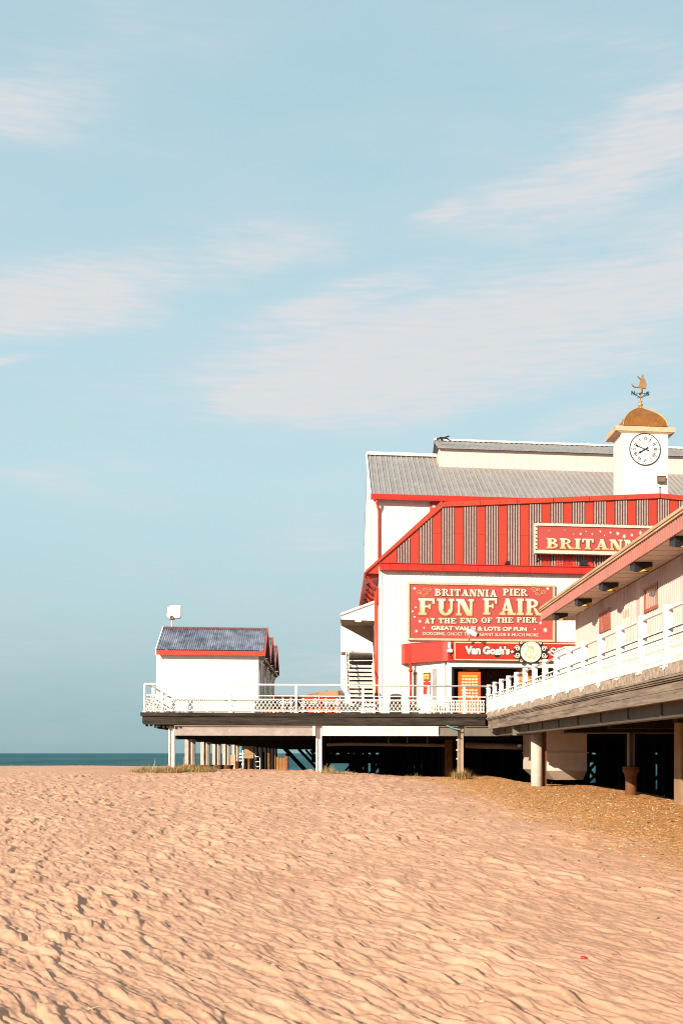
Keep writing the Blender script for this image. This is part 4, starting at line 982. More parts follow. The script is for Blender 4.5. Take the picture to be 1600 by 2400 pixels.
def name_board():
    d = DS - .42; x0, x1 = XP(1252, d), XP(1690, d); z0, z1 = ZP(1252, 1297, d), ZP(1252, 1226, d)
    t = thing("name_board", "red Britannia name board edged with light bulbs on the striped front", "sign", ((x0 + x1) / 2, FY + FSL * (x0 + x1) / 2 + d, z0))
    B = lambda n, mb, m, sm=False: mb.build(n, m, t, sm)
    b = MB(S); b.box(x0 + .05, x1 - .05, d, d + .18, z0 + .05, z1 - .05); B("board", b, SALMON)
    w = .11; b = MB(S); b.box(x0, x1, d - .06, d + .18, z0, z0 + w); b.box(x0, x1, d - .06, d + .18, z1 - w, z1); b.box(x0, x0 + w, d - .06, d + .18, z0 + w + .001, z1 - w - .001); b.box(x1 - w, x1, d - .06, d + .18, z0 + w + .001, z1 - w - .001); B("frame", b, mat("cream_bulb_frame", (.62, .55, .43), .5, .1, 5))
    b = MB(S); u = z0 + w + .003; b.box(x0 + w, x1 - w, d - .02, d - .003, u, u + .04); B("inner_line", b, CREAM)
    bm_ = mat("dark_bulb", (.10, .06, .03), .2, .2, 5); sp = []
    for i in range(42):
        x = x0 + .05 + (x1 - x0 - .1) * i / 41
        for z in (z0 - .015, z1 + .015): sp.append((x, d - .05, z))
    for i in range(1, 8):
        z = z0 + (z1 - z0) * i / 8
        for x in (x0 + .05, x1 - .05): sp.append((x, d - .085, z))
    for q in sp: b = MB(S); b.lathe([(.001, -.03), (.030, -.014), (.034, 0), (.030, .014), (.001, .03)], q, 6); B("light_bulb", b, bm_)
    z = lambda py: ZP(1252, py, d) ; za, zb = z(1285), z(1260.5)
    m = grad_mat("cream_gold_lettering", (.66, .58, .46), (.58, .38, .18), za - z0, zb - z0)
    a, c = XP(1280, d), XP(1534, d)
    for s, a, c in (("BRITANNIA", XP(1280, d), XP(1545, d)), ("PIER", XP(1562, d), XP(1672, d))):
        b = MB(S); slab_text(b, s, a, c, za, zb, d - .012, .03, 0, .012, -.012); B("lettering_outline", b, GOLD)
        b = MB(S); slab_text(b, s, a, c, za, zb, d - .03); B("lettering", b, m)
    b = MB(S)
    for px, py, r in ((1344, 1251, .035), (1360, 1250, .07), (1387, 1250, .045), (1406, 1243, .06), (1430, 1245, .06), (1447, 1247, .1), (1462, 1253, .11), (1480, 1250, .09), (1500, 1244, .1), (1520, 1250, .09), (1416, 1252, .04), (1373, 1244, .04), (1323, 1242, .03), (1286, 1244, .03)):
        star(b, XP(px, d), z(py) + .02, r, d - .013)
    B("painted_stars", b, WHITE)
    b = MB(S)
    for px in (1262, 1400, 1540, 1670): x = XP(px, d); b.bar((x, d + .1, z0), (x, DS - .02, z0 - .3), .04, .04)
    B("support_strut", b, DARKM)
name_board()

# ------------------------------------------------------------------ restaurant bay
DB = 1.3
def restaurant():
    Cx = XP(1041, DB); Wx = XP(941, DW); xr = 15.0
    zt, zb = ZP(1045, 1503.5, DB - .1), ZP(1045, 1549, DB - .1)
    t = thing("restaurant_front", "white splayed restaurant bay under a red canopy fascia, dark inside", "restaurant", (Cx, FY + FSL * Cx + DB, ZD))
    B = lambda n, mb, m, sm=False, par=None: mb.build(n, m, par or t, sm)
    # canopy: outline in plan, wider than the wall below
    out = [(Wx + .0, DW - .03), (Wx + .10, DW - .35), (Wx + .36, DW - .72), (Cx - .06, DB - .06), (Cx + .12, DB - .12), (xr, DB - .12), (xr, DW - .03)]
    b = MB(S); b.prism(out, zb, zt, axis='z'); can = B("canopy", b, RED)
    b = MB(S); q = [(x, y - .02) for x, y in out[:6]]
    for p0, p1 in zip(out[:5], out[1:6]):
        p0, p1 = np.array(p0), np.array(p1)
        for z in (zt, zb - .012): b.bar((p0[0], p0[1], z + .012), (p1[0], p1[1], z + .012), .05, .022)
    B("canopy_edge", b, DRED, par=can)
    # splay wall
    p0 = np.array((Wx + .36, DW - .3)); p1 = np.array((Cx + .02, DB + .12)); u = p1 - p0; Ls = np.linalg.norm(u); u /= Ls; nrm = np.array((u[1], -u[0]))
    if nrm[1] > 0: nrm = -nrm
    def T(p): a = p0 + u * p[0] + nrm * p[1] * -1; return S((a[0], a[1], p[2]))     # (along, into wall, z)
    b = MB(T); b.box(-.05, Ls, 0, .12, ZD, zb - .001); B("splay_wall", b, WALLW)
    pos = lambda px: Ls * (px - 963) / (1047 - 963)
    z_ = lambda py: ZP(1000, py, 2.1)
    wf = mat("pale_window_frame", (.7, .66, .6), .5, .05, 4)
    for a, c, zt2, zb2 in ((968, 984, 1573, 1668), (1016, 1032, 1569, 1668)):
        b = MB(T); fa, fc = pos(a), pos(c); zz0, zz1 = z_(zb2), z_(zt2)
        b.box(fa, fa + .05, -.03, -.001, zz0, zz1); b.box(fc - .05, fc, -.03, -.001, zz0, zz1); b.box(fa, fc, -.03, -.001, zz1 + .001, zz1 + .06); w = B("window", b, wf)
        b = MB(T); b.box(fa + .052, fc - .052, -.012, -.001, zz0, zz1 - .01); B("pane", b, mat("pale_glass", (.30, .27, .24), .06, .25, 1.2, spec=.8), par=w)
    # front: header, corner post, dark opening
    xa = XP(1047, DB); xo = XP(1058, DB); zo = ZP(1060, 1563, DB)
    b = MB(S); b.box(xa, xo, DB, DB + .3, ZD, zb - .001); b.box(xo + .001, xr, DB + .004, DB + .3, zo, zb - .002); B("shopfront_wall", b, WALLW)
    b = MB(S); b.box(xo, xo + .06, DB + .02, DB + .1, ZD, zo - .001); b.box(xo + .061, xr, DB + .02, DB + .1, zo - .07, zo - .002)
    for px in (1062,): x = XP(px, DB); b.box(x, x + .03, DB + .03, DB + .08, ZD, zo - .075)
    B("opening_frame", b, DARKM)
    b = MB(S); b.box(xo, xr, DB + 1.5, DB + 1.55, ZD, zb); b.box(xo, xr, DB + .3, DB + 1.49, zo + .2, zb - .02); B("back_wall", b, mat("shaded_red_interior", (.05, .010, .008), .6, .5, 1.1))  # shade inside the opening is put into this dark wall colour
    b = MB(S); P = []
    xm = XP(1152, DB + 1.3); zc = ZP(1152, 1580, DB + 1.3)
    font_text(b, "CHANGE", xm - .95, xm + .95, zc - .13, zc + .13, DB + 1.48, .03); B("lettering", b, mat("dim_red_lettering", (.13, .03, .015), .5, .2, 5))
    b = MB(S); b.tube([(xm - 1.0 + 2.0 * q, DB + 1.46, zc - .22 - .25 * sin(pi * q)) for q in np.linspace(0, 1, 12)], .025, 6); B("neon_curve", b, mat("dim_red_tube", (.22, .03, .015), .4, .2, 5))
    b = MB(S); font_text(b, "TO CARICATURES", XP(1086, DB + .6), XP(1118, DB + .6), ZP(1086, 1573, DB + .6), ZP(1086, 1567.5, DB + .6), DB + .38, .01); B("lettering", b, PINKW)
    b = MB(S); b.box(XP(1082, DB + .6), XP(1122, DB + .6), DB + .39, DB + .43, ZP(1086, 1575, DB + .6), ZP(1086, 1565, DB + .6)); B("header_board", b, DRED)
    for i, (px, py) in enumerate(((1162, 1605), (1168, 1618), (1182, 1612))): pass
    x = XP(961, 2.6); b = MB(S); b.tube([(x, 2.28, zb), (x, 2.28, ZD - .25)], .06, 8)
    for py in (1572, 1637): z = ZP(961, py, 2.3); b.lathe([(.1, -.04), (.1, .04)], (x, 2.28, z), 8)
    B("downpipe", b, RED, True)
    return zt, zb, T, pos, z_
RZT, RZB, RT, RPOS, RZ = restaurant()
def poster():
    b = MB(RT); a, c = RPOS(996), RPOS(1013); z0, z1 = RZ(1627), RZ(1577)
    t = thing("menu_poster", "narrow framed menu poster between the two tall bay windows", "poster", RT((a, -.05, z0)))
    b.box(a, c, -.045, -.002, z0 + .55, z1); b.box(a, a + .15, -.045, -.002, z0, z0 + .5); b.box(c - .17, c, -.045, -.002, z0, z0 + .5); b.build("frame", DRED, t)
    b = MB(RT); b.box(a + .05, c - .05, -.052, -.046, z0 + .6, z1 - .06); b.build("yellow_sheet", YELLOW, t)
    b = MB(RT)
    for i in range(6): b.box(a + .1, c - .1 - .05 * (i % 2), -.056, -.053, z1 - .2 - i * .09, z1 - .16 - i * .09)
    for i in range(4): b.box(a + .03, a + .12, -.05, -.0455, z0 + .06 + .1 * i, z0 + .12 + .1 * i); b.box(c - .14, c - .03, -.05, -.0455, z0 + .06 + .1 * i, z0 + .12 + .1 * i)
    b.build("printed_lines", REDT, t)
poster()
def steak_sign():
    d = DB - .16; x0, x1 = XP(1064, d), XP(1500, d); z0, z1 = ZP(1064, 1547.5, d), ZP(1064, 1504.5, d)
    t = thing("steakhouse_sign", "long red Van Gogh's steakhouse fascia sign with a cream border and round medallion", "sign", ((x0 + x1) / 2, FY + FSL * (x0 + x1) / 2 + d, z0))
    B = lambda n, mb, m, sm=False: mb.build(n, m, t, sm)
    b = MB(S); b.box(x0, x1, d, d + .035, z0, z1); B("board", b, RED)
    b = MB(S); w = .045
    b.box(x0, x1, d - .02, d - .001, z0, z0 + w); b.box(x0, x1, d - .02, d - .001, z1 - w, z1); b.box(x0, x0 + w, d - .02, d - .001, z0 + w, z1 - w); b.box(x1 - w, x1, d - .02, d - .001, z0 + w, z1 - w); B("border", b, CREAM)
    zz = lambda py: ZP(1100, py, d)
    cream = mat("cream_sign_lettering", (.68, .62, .54), .5, .05, 8)
    for s, a, c, pt, pb in (("Van", 1089, 1126, 1514, 1534), ("Gogh's", 1131, 1194, 1514, 1539)):
        b = MB(S); font_text(b, s, XP(a, d) - .03, XP(c, d) + .03, zz(pb) - .03, zz(pt) + .03, d - .006, .075); B("lettering_outline", b, DARKM)
        b = MB(S); font_text(b, s, XP(a, d), XP(c, d), zz(pb), zz(pt), d - .014, .055); B("lettering", b, cream)
    for s, a, c in (("STEAK", 1288, 1380), ("HOUSE", 1392, 1484)):
        b = MB(S); slab_text(b, s, XP(a, d), XP(c, d), zz(1535), zz(1516), d - .008, .02); B("lettering_outline", b, DARKM)
        b = MB(S); slab_text(b, s, XP(a, d), XP(c, d), zz(1535), zz(1516), d - .026); B("lettering", b, cream)
    cx, cz = XP(1243, d), zz(1527)
    b = MB(S); b.disc(cx, cz, .43, d - .09, d, 40); B("medallion", b, mat("cream_medallion", (.66, .60, .50), .5, .10, 3.5, dirt=(.42, .28, .08), dirt_amt=.5, dscale=(1, 1, 1)))
    b = MB(S); rnd = random.Random(8)
    for ox, oz, rx, rz in ((-.02, .20, .16, .07), (.09, .08, .05, .12), (-.13, .07, .045, .10), (-.02, .03, .035, .05), (-.02, -.06, .07, .025), (-.10, -.22, .12, .05), (.12, -.24, .10, .05), (.22, -.12, .04, .06), (-.24, -.10, .04, .08), (.0, -.16, .05, .03)):
        b.prism([(cx + ox + rx * rnd.uniform(.6, 1.15) * cos(6.28 * k / 11), cz + oz + rz * rnd.uniform(.6, 1.15) * sin(6.28 * k / 11)) for k in range(11)], d - .094 - .0006 * abs(ox) * 10, d - .0905)
    B("faded_print", b, mat("faded_ochre_print", (.50, .40, .22), .6, .3, 9))
    bo = MB(S); bc = MB(S)
    for sx in (-1, 1):
        for sz in (-1, 1):
            x, z = cx + sx * .56, cz + sz * .14
            bo.disc(x, z, .155, d - .05, d, 20); scroll(bc, x, z, sx * .12, sz * .12, d - .06, .02, 1.6)
            x, z = cx + sx * .40, cz + sz * .36; bo.disc(x, z, .095, d - .05, d, 14); scroll(bc, x, z, -sx * .065, sz * .065, d - .06, .014, 1.3)
        bc.prism([(cx + sx * .70, cz), (cx + sx * .78, cz + .06), (cx + sx * .86, cz), (cx + sx * .78, cz - .06)], d - .06, d)
    bo.disc(cx, cz, .455, d - .04, d, 36)
    B("scroll_backing", bo, DARKM); B("scrollwork", bc, cream)
steak_sign()
def cctv():
    d = DB - .45; z = RZT + .09; x = XP(1098, d)
    t = thing("security_camera", "white security camera on a bent bracket over the steakhouse sign", "camera", (x, FY + FSL * x + d, RZT))
    x2 = XP(1116, d); zc = ZP(1098, 1484, d)
    b = MB(S); b.bar((x - .05, d + .0, zc + .11), (x2, d - .2, zc - .10), .17, .15); b.bar((x - .08, d + .03, zc + .2), (x2 - .02, d - .19, zc + .0), .22, .02); b.build("housing", WHITE, t)
    b = MB(S); b.bar((x2 + .003, d - .201, zc - .101), (x2 + .03, d - .22, zc - .112), .12, .11); b.build("lens", DARKM, t)
    b = MB(S); b.tube([(x + .02, d + .1, RZT + .0), (x + .0, d, zc - .2), (x + .08, d - .02, zc - .02)], .03, 7); b.tube([(x + .1, d + .1, RZT), (x + .08, d, zc - .15), (x + .1, d - .03, zc - .05)], .014, 5); b.build("bracket", mat("camera_bracket", (.35, .2, .12), .6, .2, 5), t)
cctv()
def alarm():
    d = DB - .2; x = XP(1053, d); z = lambda py: ZP(1053, py, d)
    t = thing("alarm_unit", "white alarm unit with a hook at the canopy corner left of the steakhouse sign", "alarm", (x, FY + FSL * x + d, z(1542)))
    b = MB(S); b.box(x - .06, x + .05, d - .04, d + .06, z(1519), z(1505)); b.box(x - .02, x + .06, d - .04, d + .06, z(1526), z(1519.5)); b.build("siren_box", WHITE, t)
    b = MB(S); b.prism([(x - .1, z(1529)), (x - .12, z(1525)), (x - .08, z(1521.8)), (x + .1, z(1522.2)), (x + .12, z(1525)), (x + .1, z(1529.5))], d - .06, d + .06); b.build("sounder", PLASTW, t)
    b = MB(S); b.tube([(x, d, z(1530)), (x + .01, d, z(1535)), (x + .05, d, z(1538)), (x + .03, d, z(1541)), (x - .02, d, z(1540))], .018, 6); b.build("hook", DARKM, t)
alarm()
def menu_board():
    d = DB + .16; x0, x1 = XP(1074, d), XP(1126, d); z1 = ZP(1074, 1575, d)
    t = thing("menu_board", "tall orange menu board with pale pictures standing in the dark doorway", "menu board", ((x0 + x1) / 2, FY + FSL * x0 + d, ZD))
    b = MB(S); b.box(x0, x1, d, d + .12, ZD, z1); b.build("board", ORANGE, t)
    b = MB(S); rnd = random.Random(3); zz = lambda py: ZP(1074, py, d)
    for py0, rows in ((1592, 3), (1618, 3)):
        for r in range(rows):
            for c in range(5):
                x = x0 + .12 + (x1 - x0 - .24) * (c + .5) / 5; z = zz(py0 + r * 7)
                n = 6; P = [(x + .075 * rnd.uniform(.7, 1.2) * cos(6.28 * k / n), z + .05 * rnd.uniform(.7, 1.2) * sin(6.28 * k / n)) for k in range(n)]; b.prism(P, d - .008, d - .001)
    b.build("printed_pictures", mat("pale_food_print", (.66, .50, .36), .5, .35, 14), t)
    b = MB(S); b.box(x0 + .13, x1 - .13, d - .01, d - .001, zz(1588), zz(1582)); b.build("heading_strip", YELLOW, t)
    d = DB + .5; x0, x1 = XP(1210, d), XP(1246, d); zt = ZP(1210, 1560, d); zz = lambda py: ZP(1210, py, d)
    t = thing("menu_board", "second orange board with yellow pictures farther right, seen between the walkway posts", "menu board", ((x0 + x1) / 2, FY + FSL * x0 + d, ZD))
    b = MB(S); b.box(x0, x1, d, d + .12, ZD, zt); b.build("board", ORANGE, t)
    b = MB(S)
    for r in range(5):
        for c in range(3): x = x0 + .1 + (x1 - x0 - .2) * (c + .5) / 3; b.disc(x, zz(1580 + r * 11), .08, d - .012, d - .001, 8)
    b.box(x0 + .1, x1 - .1, d - .012, d - .001, zz(1573), zz(1568)); b.build("printed_pictures", YELLOW, t)
menu_board()
def planter():
    x0, x1 = XP(1008, .7), XP(1045, .7)
    t = thing("planter", "low cream trough of pale flowers at the foot of the bay windows", "planter", ((x0 + x1) / 2, FY + FSL * x0 + .7, ZD))
    b = MB(S); b.prism([(x0 + .05, ZD), (x1 - .05, ZD), (x1, ZD + .26), (x0, ZD + .26)], .55, .85); b.build("trough", CREAM, t)
    b = MB(S); rnd = random.Random(4)
    for i in range(60):
        x = rnd.uniform(x0 + .05, x1 - .05); y = rnd.uniform(.58, .82); h = rnd.uniform(.05, .22); s = rnd.uniform(.02, .04)
        b.add([(x - s, y, ZD + .25), (x + s, y, ZD + .25), (x + s * rnd.uniform(-2, 2), y + .03, ZD + .26 + h)], [(0, 1, 2)])
        b.lathe([(.001, 0), (s, .01), (.001, .03)], (x, y, ZD + .24 + h), 5)
    b.build("flowers", PLASTW, t)
planter()
def bin_():
    x0, x1 = XP(914, 1.3), XP(941, 1.3); y = 1.3; zt = ZP(928, 1626, y); zs = ZP(914, 1631, y)
    t = thing("litter_bin", "dark domed litter bin against the white wall behind the lattice", "bin", ((x0 + x1) / 2, FY + FSL * x0 + y, ZD))
    c = (x0 + x1) / 2; r = (x1 - x0) / 2
    b = MB(S); b.box(x0, x1, y, y + .45, ZD, zs - .28); b.build("body", GREYD, t)
    b = MB(S); P = [(x0 - .01, zs - .02)] + [(c - r * 1.02 * cos(a), zs + (zt - zs) * sin(a)) for a in np.linspace(.2, pi - .2, 9)] + [(x1 + .01, zs - .02)]; b.prism(P, y - .02, y + .47); b.build("lid", mat("brown_bin_lid", (.13, .09, .065), .5, .2, 5), t)
    b = MB(S); b.box(x0 + .02, x1 - .02, y + .1, y + .44, zs - .279, zs - .021); b.build("opening", BLACK, t)
bin_()
# ================================================================== STAIR TOWER on the building's left side
def stairs():
    d = DW + 2.6; Yr = FY + FSL * 1 + d; xr = XW - .2; xl = XP(799, d)
    t = thing("stair_tower", "narrow white covered staircase climbing the building's left side", "staircase", (xl, FY + FSL * xl + d, ZD))
    B = lambda n, mb, m, sm=False: mb.build(n, m, t, sm)
    z = lambda py: ZP(800, py, d); D = 2.6
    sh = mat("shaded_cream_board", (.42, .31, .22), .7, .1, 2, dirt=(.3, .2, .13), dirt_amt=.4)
    # canopy, sloping down to the outside
    b = MB(S); xt = XW - .06
    b.prism([(xl, z(1452)), (xt, z(1454)), (xt, z(1409)), (xt - .25, z(1415)), (xl, z(1440))], d - .02, d + .06); b.prism([(xl - .03, z(1438)), (xt, z(1406)), (xt, z(1411)), (xl - .03, z(1443))], d - .1, d + D + .2); B("canopy", b, WHITE)
    b = MB(S); x = (xl + xt) / 2; b.box(x - .15, x + .12, d - .06, d + .12, z(1457), z(1452.5)); B("ceiling_lamp", b, PLASTW)
    b = MB(S); b.box(xl + .02, xt, d + D, d + D + .05, ZD + .4, z(1440)); b.box(xl + .03, xt, d + .07, d + D - .01, z(1451), z(1446)); B("back_wall", b, sh)
    b = MB(S); b.box(xl + .03, xt - .02, d + .1, d + D, z(1531), z(1527)); b.box(xl + .02, xl + .06, d + .1, d + D, z(1468), z(1530)); B("landing", b, WHITE)
    b = MB(S); b.prism([(xl, z(1524)), (xr - .0, z(1524)), (xr - .0, z(1506)), (xl + (xr - xl) * .75, z(1496)), (xl + (xr - xl) * .22, z(1475)), (xl, z(1467))], d - .01, d + .03); b.box(xl, xr, d - .05, d + .05, z(1529), z(1524.5)); B("upper_balustrade", b, WHITE)
    b = MB(S); b.prism([(xl + .2, z(1560)), (xr, z(1560)), (xr, z(1551)), (xl + (xr - xl) * .6, z(1557)), (xl + .25, z(1542))], d + D - .4, d + D - .36); B("lower_balustrade", b, WHITE)
    b = MB(S); b.box(xl, xl + .25, d - .02, d + .02, ZD, z(1536)); b.box(xl, xl + .04, d, d + D, ZD, z(1536)); b.box(xl + .02, xl + .2, d - .06, d - .021, z(1592), z(1575)); B("side_panel", b, WHITE)
    b = MB(S); b.box(xl + .02, xl + .22, d - .001, d + .03, z(1535), z(1525)); B("inspection_panel", b, RUST)
    b = MB(S)
    for px in (811, 817): x = XP(px, d - .3); b.tube([(x, d - .3, ZD), (x, d - .3, z(1520))], .025, 8)
    x = XP(811, d - .3); b.bar((x, d - 3.0, ZD + .95), (x, d - .3, z(1560) + .6), .04, .05); b.bar((xr, d - 3.0, ZD + .95), (xr, d - .3, z(1560) + .6), .04, .05); b.tube([(XP(814, d - .3), d - .3, z(1550)), (xr, d - .3, z(1549))], .02, 6); B("handrail", b, WHITE2)
    b = MB(S); x = XP(821, d - .35); zc = z(1527); b.lathe([(.01, -.1), (.08, -.07), (.105, 0), (.08, .07), (.01, .1)], (x, d - .35, zc), 12); b.tube([(x - .09, d - .35, zc), (x - .1, d - .35, z(1548))], .03, 6); B("globe_lamp", b, PLASTW, True)
    # flight of open treads
    x0, x1 = XP(813, d - 1.5), xr - .04; n = 12; zl, zh = ZD + .12, z(1560)
    for i in range(n):
        k = i / (n - 1); yy = d - 2.9 + 2.7 * k; zz = zl + (zh - zl) * k
        b = MB(S); b.box(x0, x1, yy, yy + .27, zz - .06, zz); b.box(x0, x1, yy, yy + .02, zz - .09, zz + .008); B("tread", b, WHITE)
    for x in (x0 - .05, x1 + .003):
        b = MB(S); b.prism([(d - 2.95, zl - .15), (d - .1, zh - .16), (d - .1, zh + .12), (d - 2.95, zl + .12)], x, x + .045, axis='x'); B("stringer", b, WHITE2)
    b = MB(S); b.box(x0 - .04, x1 + .04, d - .05, d, ZD, zh - .02); B("under_stair_shade", b, mat("stair_void_shade", (.05, .035, .03), .8, .3, 3))  # dark sheet painting the shade in the gaps between treads
    b = MB(S); b.box(x0 - .1, x0 + .12, d - 3.1, d - 2.9, ZD, ZD + .9); x = x0 - .02
    b.lathe([(.05, 0), (.11, .05), (.05, .12)], (x, d - 3.0, ZD + .9), 10); B("newel_post", b, WHITE)
stairs()

# ------------------------------------------------------------------ clutter on the open deck
def deck_clutter():
    d = 3.3; x0, x1 = XP(636, d), XP(797, d); zt = ZP(640, 1630, d)
    t = thing("market_stall", "long red stall with a scalloped valance across the open deck", "stall", ((x0 + x1) / 2, FY + FSL * x0 + d, ZD))
    n = 28; P = [(x0, zt), (x1, zt)]
    for i in range(n * 4 + 1):
        x = x1 - (x1 - x0) * i / (n * 4); P.append((x, zt - .24 - .06 * abs(sin(pi * i / 4))))
    b = MB(S); b.prism(P, d - .03, d); b.build("valance", RED, t)
    b = MB(S); b.box(x0, x1, d + .1, d + .9, zt - .02, zt + .02); b.build("stall_roof", REDT, t)
    b = MB(S); b.box(x0 + .1, x1 - .1, d + .25, d + .3, ZD, ZD + .62); b.build("counter_front", ORANGE, t)
    for i in range(8): x = x0 + .05 + (x1 - x0 - .15) * i / 7; b = MB(S); b.box(x, x + .06, d + .05, d + .11, ZD, zt - .021); b.build("post", RED, t)
    b = MB(S)
    for i in range(16): x = x0 + .2 + (x1 - x0 - .4) * i / 15; b.disc(x, ZD + .45, .1, d + .2, d + .24, 10)
    b.build("painted_roundels", RED, t)
    for px0, px1, dd, lab in ((655, 688, 1.0, "white plastic picnic table at the left, beside the orange platform"), (703, 745, 1.15, "white plastic picnic table in the middle, its end panel facing the railing"), (756, 796, 1.3, "white plastic picnic table nearest the staircase")):
        x0, x1 = XP(px0, dd), XP(px1, dd); zt = ZD + .74
        t = thing("picnic_table", lab, "picnic table", ((x0 + x1) / 2, FY + FSL * x0 + dd, ZD), "white picnic tables behind the railing")
        b = MB(S); b.box(x0, x1, dd, dd + .7, zt - .04, zt); b.build("tabletop", PLASTW, t)
        for k in (-.55, .8): b = MB(S); b.box(x0, x1, dd + k, dd + k + .28, ZD + .41, ZD + .45); b.build("bench_seat", PLASTW, t)
        for x in (x0 + .08, x1 - .16):
            b = MB(S); b.bar((x + .04, dd - .45, ZD), (x + .04, dd + .25, zt - .04), .08, .08); b.bar((x + .04, dd + 1.1, ZD), (x + .04, dd + .45, zt - .04), .08, .08); b.box(x + .085, x + .12, dd - .5, dd + 1.1, ZD + .33, ZD + .409); b.build("leg_frame", PLASTW, t)
    x0, x1 = XP(612, .5), XP(655, .5)
    o = MB(S).box(x0, x1, .35, .75, ZD, ZD + .14); o.box(x0 + .03, x1 - .03, .34, .35, ZD + .02, ZD + .1); o = o.build("platform", [mat("orange_wood_platform", (.45, .2, .06), .6, .2, 3)]); tag(o, "low orange wooden platform on the deck beside the kiosks", "platform")
    # tan tarpaulin humps beyond the stall
    dd = 17.0; p = lambda px, py: PX(px, py, dd)
    t = thing("covered_ride", "low tan tarpaulin-covered ride rising behind the red stall", "ride", (p(760, 1640)[0], FY + FSL * 0 + dd, ZD))
    b = MB(S); b.prism([p(700, 1634), p(728, 1626), p(745, 1622.5), p(745, 1645), p(700, 1645)], dd, dd + 3); b.build("cover", TAN, t)
    b = MB(S); b.prism([p(745, 1622), p(772, 1619.5), p(792, 1619), p(800, 1618), p(815, 1617.5), p(815, 1645), p(745, 1645)], dd - .15, dd + 3.2); b.build("cover", mat("pale_tan_tarpaulin", (.36, .21, .12), .8, .15, 1.5), t)
    b = MB(S); q = p(792, 1619); b.box(q[0], q[0] + .14, dd - .2, dd - .151, ZD, q[1] - .02); b.box(q[0] + .35, q[0] + .5, dd - .2, dd - .151, ZD, q[1] - .02)
    for px in (765,): w = p(px, 1616); b.tube([(w[0], dd + 1, ZD + 1), (w[0], dd + 1, w[1])], .03, 6)
    b.build("prop", RUST, t)
    b = MB(S); b.prism([p(700, 1645.5), p(815, 1645.5), p(815, 1668), p(700, 1668)], dd + .1, dd + 2.8); b.build("skirt", DRED, t)
deck_clutter()

